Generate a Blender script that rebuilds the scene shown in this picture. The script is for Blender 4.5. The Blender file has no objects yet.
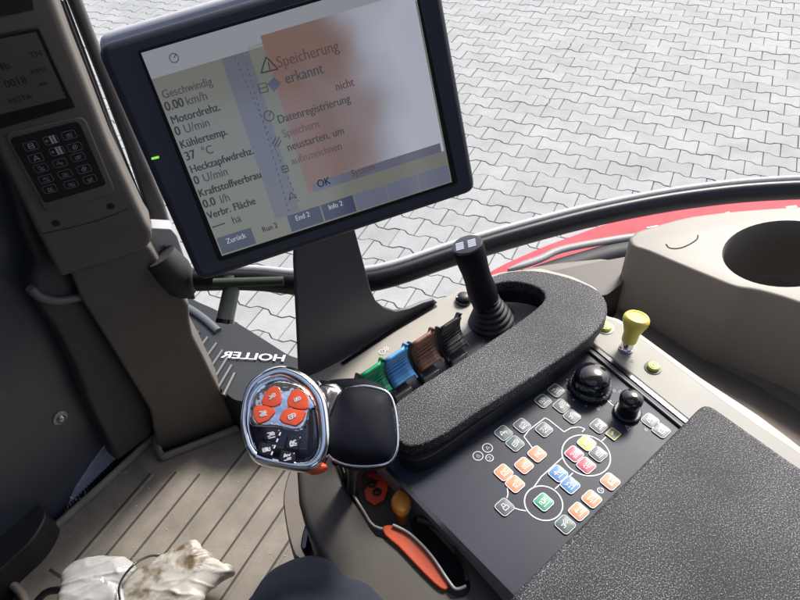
import bpy, bmesh, math, random
from mathutils import Vector as V, Matrix
from math import radians as rad, sin, cos, pi
random.seed(7)
SC = bpy.context.scene
COL = SC.collection
# ---------------------------------------------------------------- camera (solved from the paving lattice)
FOC, PIT, ROL, CZ = 650.0, rad(44.10), rad(-4.17), 2.406
CAM = V((0, 0, CZ))
cF = V((0, cos(PIT), -sin(PIT)))
_R, _U = V((1, 0, 0)), V((0, sin(PIT), cos(PIT)))
cR = _R*cos(ROL) + _U*sin(ROL)
cU = -_R*sin(ROL) + _U*cos(ROL)
cd = bpy.data.cameras.new('camera'); cam = bpy.data.objects.new('camera', cd); COL.objects.link(cam)
cam.matrix_world = Matrix(((cR.x, cU.x, -cF.x, 0), (cR.y, cU.y, -cF.y, 0), (cR.z, cU.z, -cF.z, CZ), (0, 0, 0, 1)))
cd.sensor_width = 36; cd.lens = 36*FOC/800; cd.clip_start = 0.01; cd.clip_end = 800
SC.camera = cam
# ---------------------------------------------------------------- daylight
SUN_AZ, SUN_EL = rad(38), rad(44)          # azimuth from +Y towards +X
w = bpy.data.worlds.new('World'); SC.world = w; w.use_nodes = True
nt = w.node_tree; bg = nt.nodes['Background']
sky = nt.nodes.new('ShaderNodeTexSky'); sky.sky_type = 'NISHITA'; sky.sun_disc = False
sky.sun_elevation = SUN_EL; sky.sun_rotation = SUN_AZ; sky.dust_density = 3.0; sky.air_density = 1.0
nt.links.new(sky.outputs[0], bg.inputs[0]); bg.inputs[1].default_value = 0.15
sl = bpy.data.lights.new('sun', 'SUN'); sl.energy = 3.1; sl.angle = rad(14); sl.color = (1, .96, .9)
so = bpy.data.objects.new('sun', sl); COL.objects.link(so)
sdir = V((sin(SUN_AZ)*cos(SUN_EL), cos(SUN_AZ)*cos(SUN_EL), sin(SUN_EL)))
so.rotation_euler = sdir.to_track_quat('Z', 'Y').to_euler(); so.location = sdir*20
SC.view_settings.view_transform = 'Standard'; SC.view_settings.look = 'None'
SC.view_settings.exposure = 0.85; SC.view_settings.gamma = 1; SC.view_settings.use_curve_mapping = False
SC.render.engine = 'CYCLES'
# ---------------------------------------------------------------- sight lines onto real planes
def ray(x, y): return cF + cR*((x-400)/FOC) + cU*((300-y)/FOC)
def H(x, y, z):
    r = ray(x, y); return CAM + r*((z-CZ)/r.z)
def D(x, y, d): return CAM + ray(x, y)*d
class Plane:
    def __init__(s, p, n, u=None):
        s.p = V(p); s.n = V(n).normalized()
        u = V(u) if u is not None else V((1, 0, 0))
        s.u = (u - s.n*u.dot(s.n)).normalized(); s.v = s.n.cross(s.u)
    def at(s, x, y, off=0):
        r = ray(x, y); p0 = s.p + s.n*off
        return CAM + r*((p0-CAM).dot(s.n)/r.dot(s.n))
    def uv(s, o, a, b, off=0): return o + s.u*a + s.v*b + s.n*off
def hz(z): return Plane((0, 0, z), (0, 0, 1), PX)
PX = V((cos(rad(37)), sin(rad(37)), 0))     # across the console
PY = V((-sin(rad(37)), cos(rad(37)), 0))    # along the console, forward
# ---------------------------------------------------------------- materials
MATS = {}
def M(name, col, rough=.5, metal=0, spec=.5, bump=0, bscale=300, var=0, vscale=8, coat=0, emit=0, sheen=0, kind='noise', bdist=.001, hard=None, ecol=None):
    if name in MATS: return MATS[name]
    m = bpy.data.materials.new(name); m.use_nodes = True; N = m.node_tree.nodes; L = m.node_tree.links
    b = N['Principled BSDF']; c = (*col, 1)
    b.inputs['Base Color'].default_value = c; b.inputs['Roughness'].default_value = rough
    b.inputs['Metallic'].default_value = metal; b.inputs['Specular IOR Level'].default_value = spec
    b.inputs['Coat Weight'].default_value = coat; b.inputs['Coat Roughness'].default_value = .06
    b.inputs['Sheen Weight'].default_value = sheen
    if emit:
        b.inputs['Emission Color'].default_value = (*(ecol or col), 1); b.inputs['Emission Strength'].default_value = emit
    tc = N.new('ShaderNodeTexCoord')
    if var:
        n = N.new('ShaderNodeTexNoise'); n.inputs['Scale'].default_value = vscale; n.inputs['Detail'].default_value = 6; n.inputs['Roughness'].default_value = .65
        L.new(tc.outputs['Object'], n.inputs['Vector'])
        r = N.new('ShaderNodeValToRGB'); r.color_ramp.elements[0].position = .3; r.color_ramp.elements[1].position = .7
        if hard: r.color_ramp.elements[0].position, r.color_ramp.elements[1].position = hard
        r.color_ramp.elements[0].color = (*[max(0, x*(1-var)) for x in col], 1)
        r.color_ramp.elements[1].color = (*[min(1, x*(1+var)) for x in col], 1)
        L.new(n.outputs[0], r.inputs[0]); L.new(r.outputs[0], b.inputs['Base Color'])
        mr = N.new('ShaderNodeMapRange'); mr.inputs[3].default_value = max(.02, rough-.08); mr.inputs[4].default_value = min(1, rough+.1)
        L.new(n.outputs[0], mr.inputs[0]); L.new(mr.outputs[0], b.inputs['Roughness'])
    if bump:
        if kind == 'voronoi':
            n = N.new('ShaderNodeTexVoronoi'); n.inputs['Scale'].default_value = bscale; o = n.outputs['Distance']
        else:
            n = N.new('ShaderNodeTexNoise'); n.inputs['Scale'].default_value = bscale; n.inputs['Detail'].default_value = 3; o = n.outputs[0]
        L.new(tc.outputs['Object'], n.inputs['Vector'])
        bp = N.new('ShaderNodeBump'); bp.inputs['Strength'].default_value = bump; bp.inputs['Distance'].default_value = bdist
        L.new(o, bp.inputs['Height']); L.new(bp.outputs[0], b.inputs['Normal'])
    MATS[name] = m; return m
def grain(name, dark, light, lo, hi, scale, rough):
    m = M(name, dark, rough); N = m.node_tree.nodes; L = m.node_tree.links; b = N['Principled BSDF']
    tc = N.new('ShaderNodeTexCoord'); n = N.new('ShaderNodeTexNoise'); n.inputs['Scale'].default_value = scale; n.inputs['Detail'].default_value = 2.5
    n.inputs['Roughness'].default_value = .7
    r = N.new('ShaderNodeValToRGB'); r.color_ramp.elements[0].position = lo; r.color_ramp.elements[1].position = hi
    r.color_ramp.elements[0].color = (*dark, 1); r.color_ramp.elements[1].color = (*light, 1)
    bp = N.new('ShaderNodeBump'); bp.inputs['Strength'].default_value = .8; bp.inputs['Distance'].default_value = .0012
    L.new(tc.outputs['Object'], n.inputs['Vector']); n3 = N.new('ShaderNodeTexNoise'); n3.inputs['Scale'].default_value = 11; n3.inputs['Detail'].default_value = 5; L.new(tc.outputs['Object'], n3.inputs['Vector'])
    ad = N.new('ShaderNodeMath'); ad.operation = 'MULTIPLY_ADD'; ad.inputs[1].default_value = .16; L.new(n3.outputs[0], ad.inputs[0]); sb_ = N.new('ShaderNodeMath'); sb_.operation = 'SUBTRACT'; sb_.inputs[1].default_value = .08
    L.new(n.outputs[0], sb_.inputs[0]); L.new(sb_.outputs[0], ad.inputs[2])
    L.new(ad.outputs[0], r.inputs[0]); L.new(r.outputs[0], b.inputs['Base Color'])
    L.new(n.outputs[0], bp.inputs['Height']); L.new(bp.outputs[0], b.inputs['Normal'])
    return m
beige = M('beige_plastic', (.36, .33, .285), .5, bump=.25, bscale=900, bdist=.0004, var=.10, vscale=9)
beige_l = M('light_beige_plastic', (.36, .335, .295), .48, bump=.25, bscale=900, bdist=.0004, var=.06, vscale=9)
brown = M('taupe_plastic', (.072, .062, .053), .55, bump=.3, bscale=800, bdist=.0004, var=.12, vscale=7)
pill_m = M('pillar_plastic', (.112, .100, .090), .5, bump=.3, bscale=900, bdist=.0004, var=.10, vscale=8)
matm = M('floor_mat_rubber', (.20, .18, .152), .62, bump=.5, bscale=500, bdist=.0008, var=.22, vscale=14)
groove_m = M('groove_dark', (.05, .045, .04), .9)  # dark tone for grooves, seams, slit and mark symbols
black = M('black_plastic', (.018, .018, .021), .42, bump=.2, bscale=900, bdist=.0003, var=.25, vscale=20)
gloss = M('gloss_black', (.008, .008, .011), .12, coat=.6)
rubber = M('black_rubber', (.022, .022, .025), .62, bump=.3, bscale=500, bdist=.0004, var=.3, vscale=30)
navy = M('panel_film', (.022, .026, .042), .45, spec=.3, bump=.25, bscale=1400, bdist=.0002, var=.12, vscale=12)
mon_m = M('monitor_plastic', (.030, .032, .046), .45, bump=.25, bscale=1100, bdist=.0003, var=.14, vscale=14)
brk_m = M('bracket_paint', (.048, .050, .068), .42, bump=.2, bscale=1200, bdist=.0003, var=.10, vscale=6)
grip_m = M('soft_grip', (.007, .008, .014), .6, spec=.14, bump=.15, bscale=1500, bdist=.0002)
chrome = M('chrome', (.86, .86, .88), .12, metal=1)
steel = M('steel', (.5, .5, .5), .3, metal=1, var=.2, vscale=60)
leather = grain('grained_rubber', (.006, .006, .008), (.47, .47, .51), .53, .71, 900, .54)  # pale specks stand for glints on the grain, put into the colour
white = M('white_print', (.72, .74, .78), .5)
faint = M('grey_print', (.32, .34, .37), .5)
orange = M('orange_button', (.82, .105, .03), .38, coat=.25)
orange_k = M('orange_key', (.86, .25, .12), .42, coat=.15, var=.1, vscale=300)
crimson_k = M('crimson_key', (.42, .035, .085), .4, coat=.15)
yellow_k = M('yellow_key', (.72, .68, .10), .4, coat=.15)
blue_k = M('blue_key', (.045, .19, .46), .4, coat=.15)
green_k = M('green_key', (.015, .30, .15), .4, coat=.15)
grey_k = M('grey_key', (.075, .085, .10), .4, coat=.15)
teal_k = M('teal_key', (.05, .10, .095), .4, coat=.15)
yellow = M('yellow_plastic', (.95, .74, .12), .4, coat=.2, var=.06, vscale=60)
lime = M('lime_button', (.58, .70, .10), .4)
pad_g = M('green_paddle', (.01, .28, .12), .4); pad_b = M('blue_paddle', (.10, .34, .68), .4)
pad_br = M('brown_paddle', (.24, .11, .07), .42); pad_k = M('black_paddle', (.022, .022, .026), .42)
red_d = M('red_decal', (.62, .035, .02), .4)
# ---------------------------------------------------------------- object helpers
def link(name, me, mat=None, parent=None, smooth=35):
    o = bpy.data.objects.new(name, me); COL.objects.link(o)
    if mat:
        for m in (mat if isinstance(mat, (list, tuple)) else [mat]): me.materials.append(m)
    if smooth and len(me.polygons):
        me.polygons.foreach_set('use_smooth', [True]*len(me.polygons)); me.set_sharp_from_angle(angle=rad(smooth))
    if parent is not None:
        o.parent = parent; o.matrix_parent_inverse = Matrix.Translation(-parent.location)
    return o
def fin(name, bm, mat, parent=None, smooth=35):
    bmesh.ops.recalc_face_normals(bm, faces=bm.faces)
    me = bpy.data.meshes.new(name); bm.to_mesh(me); bm.free(); return link(name, me, mat, parent, smooth)
def tag(o, label, cat, group=None, kind=None):
    o['label'] = label; o['category'] = cat
    if group: o['group'] = group
    if kind: o['kind'] = kind
    return o
def struct(o, label=None, cat=None):
    o['kind'] = 'structure'
    if label: o['label'] = label
    if cat: o['category'] = cat
    return o
def thing(name, label, cat, loc, group=None):
    o = bpy.data.objects.new(name, None); COL.objects.link(o); o.location = loc; o.empty_display_size = .02
    return tag(o, label, cat, group)
def bev(o, wd, seg=3, ang=30):
    m = o.modifiers.new('bevel', 'BEVEL'); m.width = wd; m.segments = seg; m.limit_method = 'ANGLE'; m.angle_limit = rad(ang); m.harden_normals = False
    return o
def smooth_poly(P, n=4, closed=True):
    out = []; L = len(P)
    for i in range(L if closed else L-1):
        p0, p1, p2, p3 = (P[(i-1) % L], P[i], P[(i+1) % L], P[(i+2) % L]) if closed else (P[max(i-1, 0)], P[i], P[i+1], P[min(i+2, L-1)])
        for k in range(n):
            t = k/n
            out.append(tuple(.5*((2*p1[j]) + (-p0[j]+p2[j])*t + (2*p0[j]-5*p1[j]+4*p2[j]-p3[j])*t*t + (-p0[j]+3*p1[j]-3*p2[j]+p3[j])*t**3) for j in range(len(p1))))
    if not closed: out.append(tuple(P[-1]))
    return out
def round_poly(P, r, n=5):
    """round the corners of a 3D polygon"""
    out = []; L = len(P)
    for i in range(L):
        a, b, c = P[i-1], P[i], P[(i+1) % L]
        d1 = (a-b); d2 = (c-b); rr = min(r, d1.length*.49, d2.length*.49)
        s, e = b + d1.normalized()*rr, b + d2.normalized()*rr
        for k in range(n+1):
            t = k/n; out.append(s*(1-t)**2 + b*2*t*(1-t) + e*t*t)
    return out
def add_prism(bm, P, down):
    t = [bm.verts.new(p) for p in P]; b = [bm.verts.new(V(p)+V(down)) for p in P]; n = len(P)
    bm.faces.new(t); bm.faces.new(b[::-1])
    for i in range(n): bm.faces.new((t[i], b[i], b[(i+1) % n], t[(i+1) % n]))
def prism(name, P, down, mat, parent=None, bevel=0, seg=3, smooth=35):
    bm = bmesh.new(); add_prism(bm, P, down); o = fin(name, bm, mat, parent, smooth)
    if bevel: bev(o, bevel, seg)
    return o
def plate(name, px, pl, thick, mat, parent=None, off=0, bevel=0, rnd=0, seg=3, sm=0):
    if sm: px = smooth_poly(px, sm)
    P = [pl.at(x, y, off) for x, y in px]
    if rnd: P = round_poly(P, rnd)
    return prism(name, P, -pl.n*thick, mat, parent, bevel, seg)
def add_pillow(bm, P, n, prof, cen=None):
    """domed solid: rings of the outline scaled about its centre at heights along n"""
    c = cen or sum((V(p) for p in P), V((0, 0, 0)))/len(P); rings = []
    for s, h in prof:
        rings.append([bm.verts.new(c + (V(p)-c)*s + n*h) for p in P])
    k = len(P)
    for a, b in zip(rings, rings[1:]):
        for i in range(k): bm.faces.new((a[i], a[(i+1) % k], b[(i+1) % k], b[i]))
    bm.faces.new(rings[0][::-1]); bm.faces.new(rings[-1])
def pillow(name, P, n, prof, mat, parent=None, smooth=40, cen=None):
    bm = bmesh.new(); add_pillow(bm, P, n, prof, cen); return fin(name, bm, mat, parent, smooth)
def add_lathe(bm, base, ax, prof, n=32, flute=0):
    ax = V(ax).normalized(); u = ax.orthogonal().normalized(); v = ax.cross(u); rings = []
    for r, h in prof:
        rings.append([bm.verts.new(V(base) + ax*h + (u*cos(2*pi*i/n) + v*sin(2*pi*i/n))*(r*(1+(flute if i % 2 else 0)))) for i in range(n)])
    for a, b in zip(rings, rings[1:]):
        for i in range(n): bm.faces.new((a[i], a[(i+1) % n], b[(i+1) % n], b[i]))
    bm.faces.new(rings[0][::-1]); bm.faces.new(rings[-1])
def lathe(name, base, ax, prof, mat, parent=None, n=32, smooth=40, flute=0):
    bm = bmesh.new(); add_lathe(bm, base, ax, prof, n, flute); return fin(name, bm, mat, parent, smooth)
def add_tube(bm, pts, r, n=14, ry=None, up=None):
    pts = [V(p) for p in pts]; rings = []; L = len(pts); prev = None
    for i, p in enumerate(pts):
        t = (pts[min(i+1, L-1)] - pts[max(i-1, 0)]).normalized()
        if up is not None: b = (V(up) - t*V(up).dot(t)).normalized()
        else:
            b = t.orthogonal().normalized() if prev is None else (prev - t*prev.dot(t)).normalized()
            prev = b
        a = t.cross(b); rr = r[i] if isinstance(r, (list, tuple)) else r
        r2 = (ry[i] if isinstance(ry, (list, tuple)) else ry) if ry is not None else rr
        rings.append([bm.verts.new(p + a*cos(2*pi*k/n)*rr + b*sin(2*pi*k/n)*r2) for k in range(n)])
    for A, B in zip(rings, rings[1:]):
        for i in range(n): bm.faces.new((A[i], A[(i+1) % n], B[(i+1) % n], B[i]))
    bm.faces.new(rings[0][::-1]); bm.faces.new(rings[-1])
def tube(name, pts, r, mat, parent=None, n=14, ry=None, up=None):
    bm = bmesh.new(); add_tube(bm, pts, r, n, ry, up); return fin(name, bm, mat, parent, 50)
def add_strip(bm, A, B, wd, n, th=.0003):
    """raised printed line from A to B on a surface with normal n"""
    d = (B-A)
    if d.length < 1e-7: return
    s = d.normalized().cross(n).normalized()*wd*.5
    add_prism(bm, [A+s+n*th, B+s+n*th, B-s+n*th, A-s+n*th], -n*th)
def add_poly(bm, pts, wd, n, closed=False):
    L = len(pts)
    for i in range(L if closed else L-1): add_strip(bm, pts[i], pts[(i+1) % L], wd, n)
def cut(o, cutter):
    """subtract a solid and keep only the result"""
    m = o.modifiers.new('cut', 'BOOLEAN'); m.object = cutter; m.operation = 'DIFFERENCE'; m.solver = 'EXACT'
    dg = bpy.context.evaluated_depsgraph_get(); dg.update()
    me = bpy.data.meshes.new_from_object(o.evaluated_get(dg)); o.modifiers.clear(); o.data = me
    bpy.data.objects.remove(cutter, do_unlink=True); return o
def text(name, s, origin, ux, uy, h, mat, parent, bold=0, depth=.00015, space=1.0):
    """lettering lying on the surface spanned by ux (reading direction) and uy (up)"""
    c = bpy.data.curves.new(name, 'FONT'); c.body = s; c.size = h*1.38; c.extrude = depth; c.space_character = space
    c.resolution_u = 3
    t = bpy.data.objects.new(name, c); COL.objects.link(t)
    dg = bpy.context.evaluated_depsgraph_get(); dg.update()
    me = bpy.data.meshes.new_from_object(t.evaluated_get(dg)); bpy.data.objects.remove(t, do_unlink=True)
    n = ux.cross(uy).normalized()
    if bold:
        bm = bmesh.new(); bm.from_mesh(me); g_ = bmesh.ops.duplicate(bm, geom=bm.verts[:]+bm.edges[:]+bm.faces[:])
        for v in g_['geom']:
            if isinstance(v, bmesh.types.BMVert): v.co.x += bold*2.6; v.co.z += .00004
        bm.to_mesh(me); bm.free()
    X = Matrix(((ux.x, uy.x, n.x, origin.x), (ux.y, uy.y, n.y, origin.y), (ux.z, uy.z, n.z, origin.z), (0, 0, 0, 1)))
    me.transform(X); me.materials.clear(); return link(name, me, mat, parent, 0)
# little key symbols, strokes in a unit square
ICON = [
    [[(-.3, -.3), (.3, -.3), (.3, .3), (-.3, .3), (-.3, -.3)], [(-.3, 0), (.3, 0)]],
    [[(-.35, -.1), (-.1, .3), (.1, -.05), (.35, .3)], [(-.35, -.35), (.35, -.35)]],
    [[(-.35, .25), (.05, .25), (.3, 0), (.05, -.25), (-.35, -.25)], [(-.1, 0), (.35, 0)]],
    [[(-.35, -.3), (0, .35), (.35, -.3), (0, -.1), (-.35, -.3)]],
    [[(cos(a*pi/4)*.3, sin(a*pi/4)*.3) for a in range(9)], [(0, 0), (.2, .2)]],
    [[(-.35, .3), (-.35, -.3), (-.05, -.3), (-.05, .3)], [(.1, -.3), (.1, .3), (.36, .3), (.36, -.3)]],
    [[(-.35, 0), (.35, 0)], [(0, -.35), (0, .35)], [(-.2, .2), (.2, .2)]],
    [[(-.3, -.3), (.3, .3)], [(-.05, -.35), (.35, .05)], [(-.35, -.05), (.05, .35)]],
    [[(-.25, .0), (-.25, -.32), (.25, -.32), (.25, .0), (-.25, .0)], [(-.15, .02), (-.12, .3), (.12, .3), (.15, .02)]],
]
_ir = random.Random(21)
for _ in range(18):
    g_ = []
    for q_ in range(2):
        b_ = _ir.choice(ICON[:9]); sc_ = _ir.uniform(.5, .75); ox, oy = (-.17, .17)[q_], _ir.uniform(-.15, .15); fl = _ir.choice((-1, 1))
        g_ += [[(x*sc_*fl+ox, y*sc_+oy) for x, y in st] for st in b_]
    if _ir.random() < .5: g_.append([(-.38, -.36), (.38, -.36)])
    ICON.append(g_)
def add_icon(bm, k, c, ux, uy, n, size, wd, jit=0):
    for st in ICON[k % len(ICON)]:
        add_poly(bm, [c + ux*(a*size) + uy*(b*size) for a, b in st], wd, n)

# ================================================================ SETTING
# ---- ground: interlocking concrete pavers (lattice measured in the photograph)
YAW = rad(-27.70); GO = V((1.846, 4.183, 0)); ga = V((cos(YAW), sin(YAW), 0)); gb = V((sin(YAW), -cos(YAW), 0)); A0, B0 = .2, .146
gm = M('joint_sand', (.19, .187, .175), .95, bump=.6, bscale=120, bdist=.003, var=.3, vscale=5)
bm = bmesh.new()
for a, b, c, d in [(-300, -300, 300, 300)]:
    bm.faces.new([bm.verts.new((x, y, -.012)) for x, y in ((a, b), (c, b), (c, d), (a, d))])
struct(fin('ground', bm, gm, None, 0))
def paver_mat():
    m = M('concrete_paver', (.52, .52, .50), .85); N = m.node_tree.nodes; L = m.node_tree.links; b = N['Principled BSDF']
    at = N.new('ShaderNodeAttribute'); at.attribute_name = 'tone'
    tc = N.new('ShaderNodeTexCoord'); n = N.new('ShaderNodeTexNoise'); n.inputs['Scale'].default_value = 3.2; n.inputs['Detail'].default_value = 9; n.inputs['Roughness'].default_value = .75
    n2 = N.new('ShaderNodeTexNoise'); n2.inputs['Scale'].default_value = 70; n2.inputs['Detail'].default_value = 4
    for q in (n, n2): L.new(tc.outputs['Object'], q.inputs['Vector'])
    r = N.new('ShaderNodeValToRGB'); r.color_ramp.elements[0].position = .3; r.color_ramp.elements[1].position = .72
    r.color_ramp.elements[0].color = (.265, .265, .255, 1); r.color_ramp.elements[1].color = (.365, .37, .36, 1)
    L.new(n.outputs[0], r.inputs[0])
    mx = N.new('ShaderNodeMix'); mx.data_type = 'RGBA'; mx.blend_type = 'MULTIPLY'; mx.inputs[0].default_value = 1
    L.new(r.outputs[0], mx.inputs[6]); L.new(at.outputs['Color'], mx.inputs[7])
    L.new(mx.outputs[2], b.inputs['Base Color'])
    bp = N.new('ShaderNodeBump'); bp.inputs['Strength'].default_value = .5; bp.inputs['Distance'].default_value = .003
    L.new(n2.outputs[0], bp.inputs['Height']); L.new(bp.outputs[0], b.inputs['Normal']); return m
def paving():
    g = .0023; d = .0125; vs = []; fs = []; tone = []
    hx, hy = .1-g, B0/2-g
    top = [(-hx, hy+d), (-.068, hy+d), (-.036, hy-d), (.036, hy-d), (.068, hy+d), (hx, hy+d)]
    full = top + [(x, -y) for x, y in reversed(top)]
    lefth = [(-hx, hy+d), (-.068, hy+d), (-.036, hy-d), (-.01, hy-d), (.004, .01), (-.006, -hy+d), (-.036, -hy+d), (-.068, -hy-d), (-hx, -hy-d)]
    righth = [(.002, hy-d), (.036, hy-d), (.068, hy+d), (hx, hy+d), (hx, -hy-d), (.068, -hy-d), (.036, -hy+d), (.004, -hy+d), (.014, .01)]
    for k in range(-52, 34):
        for j in range(-36, 36):
            jj = j + .5*(k % 2) + .5
            c = GO + ga*(jj*A0) + gb*(k*B0)
            if c.y < -1.5 or c.x < -6.5 or c.x > 9 or c.y > 13 or (c.y < .3 and abs(c.x) > 3): continue
            ps = [full]
            if random.random() < .03: ps = [lefth, righth]
            dz = random.uniform(-.0022, .0012); t = random.uniform(.92, 1.06); tx, ty = random.uniform(-.008, .008), random.uniform(-.008, .008)
            sx = random.uniform(-.0012, .0012)
            for P in ps:
                n = len(P); s = len(vs); cx, cy = sum(p[0] for p in P)/n, sum(p[1] for p in P)/n
                for (f, z) in ((1, -.03), (1, -.003), (.975, 0)):
                    for x, y in P:
                        xx, yy = (cx+(x-cx)*f + sx, cy+(y-cy)*f)
                        vs.append(c + ga*xx + gb*yy + V((0, 0, z + dz + (tx*x+ty*y)*(z > -.02))))
                for L in range(2):
                    for i in range(n): fs.append((s+L*n+i, s+L*n+(i+1) % n, s+(L+1)*n+(i+1) % n, s+(L+1)*n+i)); tone.append(t)
                fs.append(tuple(s+2*n+i for i in range(n))); tone.append(t)
    me = bpy.data.meshes.new('paving'); me.from_pydata(vs, [], fs)
    at = me.attributes.new('tone', 'FLOAT_COLOR', 'FACE')
    at.data.foreach_set('color', [q for t in tone for q in (t, t, t*.995, 1)])
    bm = bmesh.new(); bm.from_mesh(me); bmesh.ops.recalc_face_normals(bm, faces=bm.faces); bm.to_mesh(me); bm.free()
    return link('paving', me, paver_mat(), None, 0)
struct(paving())

ZP = 1.86                                   # armrest console top
# ---- cab floor, unseen roof and added light-blocking walls
FL = hz(1.15)
cabm = M('cab_grey', (.07, .07, .075), .8)
a = [H(-160, 700, 1.12), H(-10, 585, 1.12), H(38, 538, 1.12), H(154, 436, 1.12), H(236, 420, 1.12), H(300, 430, 1.12)]
P = [V((p.x, p.y, 1.125)) for p in a] + [V((.25, .95, 1.125)), V((.55, .55, 1.125)), V((.45, -.9, 1.125)), V((-1.1, -.9, 1.125))]
struct(prism('cab_floor', P, V((0, 0, -.06)), cabm))
rail_px = [(196, 281), (230, 280), (262, 281), (310, 285), (378, 280), (450, 257), (520, 236), (600, 215.5), (690, 199), (790, 190), (960, 188)]
rail = [H(x, y, 1.62) for x, y in rail_px]
headl = M('headliner', (.36, .335, .30), .9, bump=.3, bscale=300)
rp = [V((p.x*.82, p.y*.82, 2.78)) for p in rail[::2]]
roof = prism('cab_ceiling', [V((-1.3, -.95, 2.78)), V((-1.3, 1.0, 2.78))] + rp + [V((1.15, -.95, 2.78))], V((0, 0, .10)), headl, None, .02)
bm = bmesh.new(); add_prism(bm, round_poly([V((-.38, -.42, 2.95)), V((.46, -.42, 2.95)), V((.46, .40, 2.95)), V((-.38, .40, 2.95))], .06), V((0, 0, -.4)))
cut(roof, fin('cutter', bm, None))          # added opening for sky fill and chrome reflections
struct(roof)
# unseen rear and side walls, added to darken the cab; opening left for glare
bm = bmesh.new()
def addbox(bm, lo, hi):
    x0, y0, z0 = lo; x1, y1, z1 = hi
    add_prism(bm, [V((x0, y0, z1)), V((x1, y0, z1)), V((x1, y1, z1)), V((x0, y1, z1))], V((0, 0, z0-z1)))
addbox(bm, (-1.2, -.90, 1.12), (1.0, -.84, 1.95)); addbox(bm, (-1.2, -.90, 2.62), (1.0, -.84, 2.775))
addbox(bm, (-1.2, -.90, 1.955), (.18, -.84, 2.615)); addbox(bm, (.75, -.90, 1.955), (1.0, -.84, 2.615))
struct(fin('rear_shade_wall', bm, cabm))
bm = bmesh.new(); addbox(bm, (-1.26, -.90, 1.12), (-1.205, .35, 2.775)); struct(fin('side_shade_wall', bm, cabm))
bm = bmesh.new(); addbox(bm, (1.06, -.835, 1.12), (1.12, .22, 2.775)); struct(fin('side_shade_wall', bm, cabm))

# ================================================================ OUTSIDE THE WINDOW
# red fender beyond the sill
fen = M('fender_paint', (.42, .07, .085), .65, spec=.15, var=.25, vscale=9)  # pink tone stands for the window glass reflection over the red
fz = 1.30
def fpx(P, z): return [H(x, y, z) for x, y in P]
top_e = [(470, 282), (500, 264), (545, 244), (600, 224), (660, 208), (720, 200), (760, 196), (800, 193), (860, 192), (960, 200)]
bot_e = [(960, 300), (800, 290), (700, 300), (600, 300), (520, 300)]
fo = prism('fender', round_poly(fpx(top_e + bot_e, fz), .03), V((0, 0, -.05)), fen, None, .012)
tag(fo, 'pinkish red fender just outside the window beyond the black sill rail', 'fender')
# support that carries the fender
prism('bracket', [fo.matrix_world @ V((x, y, 0)) + V((.55, 1.0, fz-.049)) for x, y in ((0, 0), (.1, 0), (.1, .06), (0, .06))], V((0, 0, -fz+.049)), black, fo)
# short white streaks on the fender
sc_m = M('fender_streak', (.85, .80, .78), .5)
bm = bmesh.new()
bm.free()
for i in range(12):
    x = random.uniform(600, 790); yb = 244 - (x-545)*.19 if x < 720 else 208-(x-720)*.06
    y = yb + random.uniform(3, 9); l = random.uniform(3, 12); bm = bmesh.new()
    add_strip(bm, H(x, y, fz+.0008), H(x+l, y-l*.13+random.uniform(-1, 1), fz+.0008), random.uniform(.003, .010), V((0, 0, 1)), .0004)
    fin('pale_streak', bm, sc_m, fo, 0)

# black sill rail
ro_ = thing('window_rail', 'long curved black rail along the bottom of the side window', 'rail', rail[4])
rs = [V(p) for p in smooth_poly([tuple(p) for p in rail], 5, False)]
tube('tube', rs, .0165, M('rail_black', (.008, .008, .012), .38, spec=.35, bump=.1, bscale=300, bdist=.0003), ro_, 20, .021, V((0, 0, 1)))
tube('bead', [p + V((0, .0, .0185)) + V((p.x*.004, .013, 0)) for p in rs], .0062, M('rail_highlight', (.42, .42, .44), .4), ro_, 8)  # pale bead paints the bright highlight along the rail's top
# grey/black sill strips between the rail and the console side
seal_px = [(508, 271), (520, 266), (540, 259), (560, 250), (600, 242), (640, 236), (700, 231), (800, 228), (960, 232)]
t = thing('sill_trim', 'grey and black sealing strips between the red fender and the side tray', 'sill trim', H(600, 245, 1.60))
s1 = [V(p) for p in smooth_poly([tuple(H(x, y, 1.60)) for x, y in seal_px], 4, False)]
tube('strip', s1, [min(.008, .002+.0012*i) for i in range(len(s1))], M('seal_face', (.34, .34, .35), .5), t, 10, .006, V((0, 0, 1)))
s2 = [H(*q, 1.59) for q in [(530, 278), (545, 272), (580, 261), (628, 249), (700, 244), (800, 240), (960, 245)]]
tube('bead', [V(p) for p in smooth_poly([tuple(p) for p in s2], 4, False)], .020, rubber, t, 10, .012, V((0, 0, 1)))

# curved side window glass standing on the rail
gl = bpy.data.materials.new('window_glass'); gl.use_nodes = True; N = gl.node_tree.nodes; L = gl.node_tree.links; N.clear()
o_ = N.new('ShaderNodeOutputMaterial'); mx = N.new('ShaderNodeMixShader'); tr = N.new('ShaderNodeBsdfTransparent'); gg = N.new('ShaderNodeBsdfGlossy')
lw = N.new('ShaderNodeLayerWeight'); pw = N.new('ShaderNodeMath'); pw.operation = 'POWER'; pw.inputs[1].default_value = 4.5; fr = N.new('ShaderNodeMath'); fr.operation = 'MULTIPLY_ADD'; fr.inputs[1].default_value = .7; fr.inputs[2].default_value = .02; L.new(lw.outputs['Facing'], pw.inputs[0]); L.new(pw.outputs[0], fr.inputs[0]); gg.inputs['Roughness'].default_value = .02; tr.inputs[0].default_value = (.985, .988, .988, 1)
L.new(fr.outputs[0], mx.inputs[0]); L.new(tr.outputs[0], mx.inputs[1]); L.new(gg.outputs[0], mx.inputs[2]); L.new(mx.outputs[0], o_.inputs[0])
bm = bmesh.new(); 
lo = [bm.verts.new(p + V((0, .002, .020))) for p in rs[3:]]; hi = [bm.verts.new(V((p.x*.84, p.y*.84, 2.775))) for p in rs[3:]]
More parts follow.
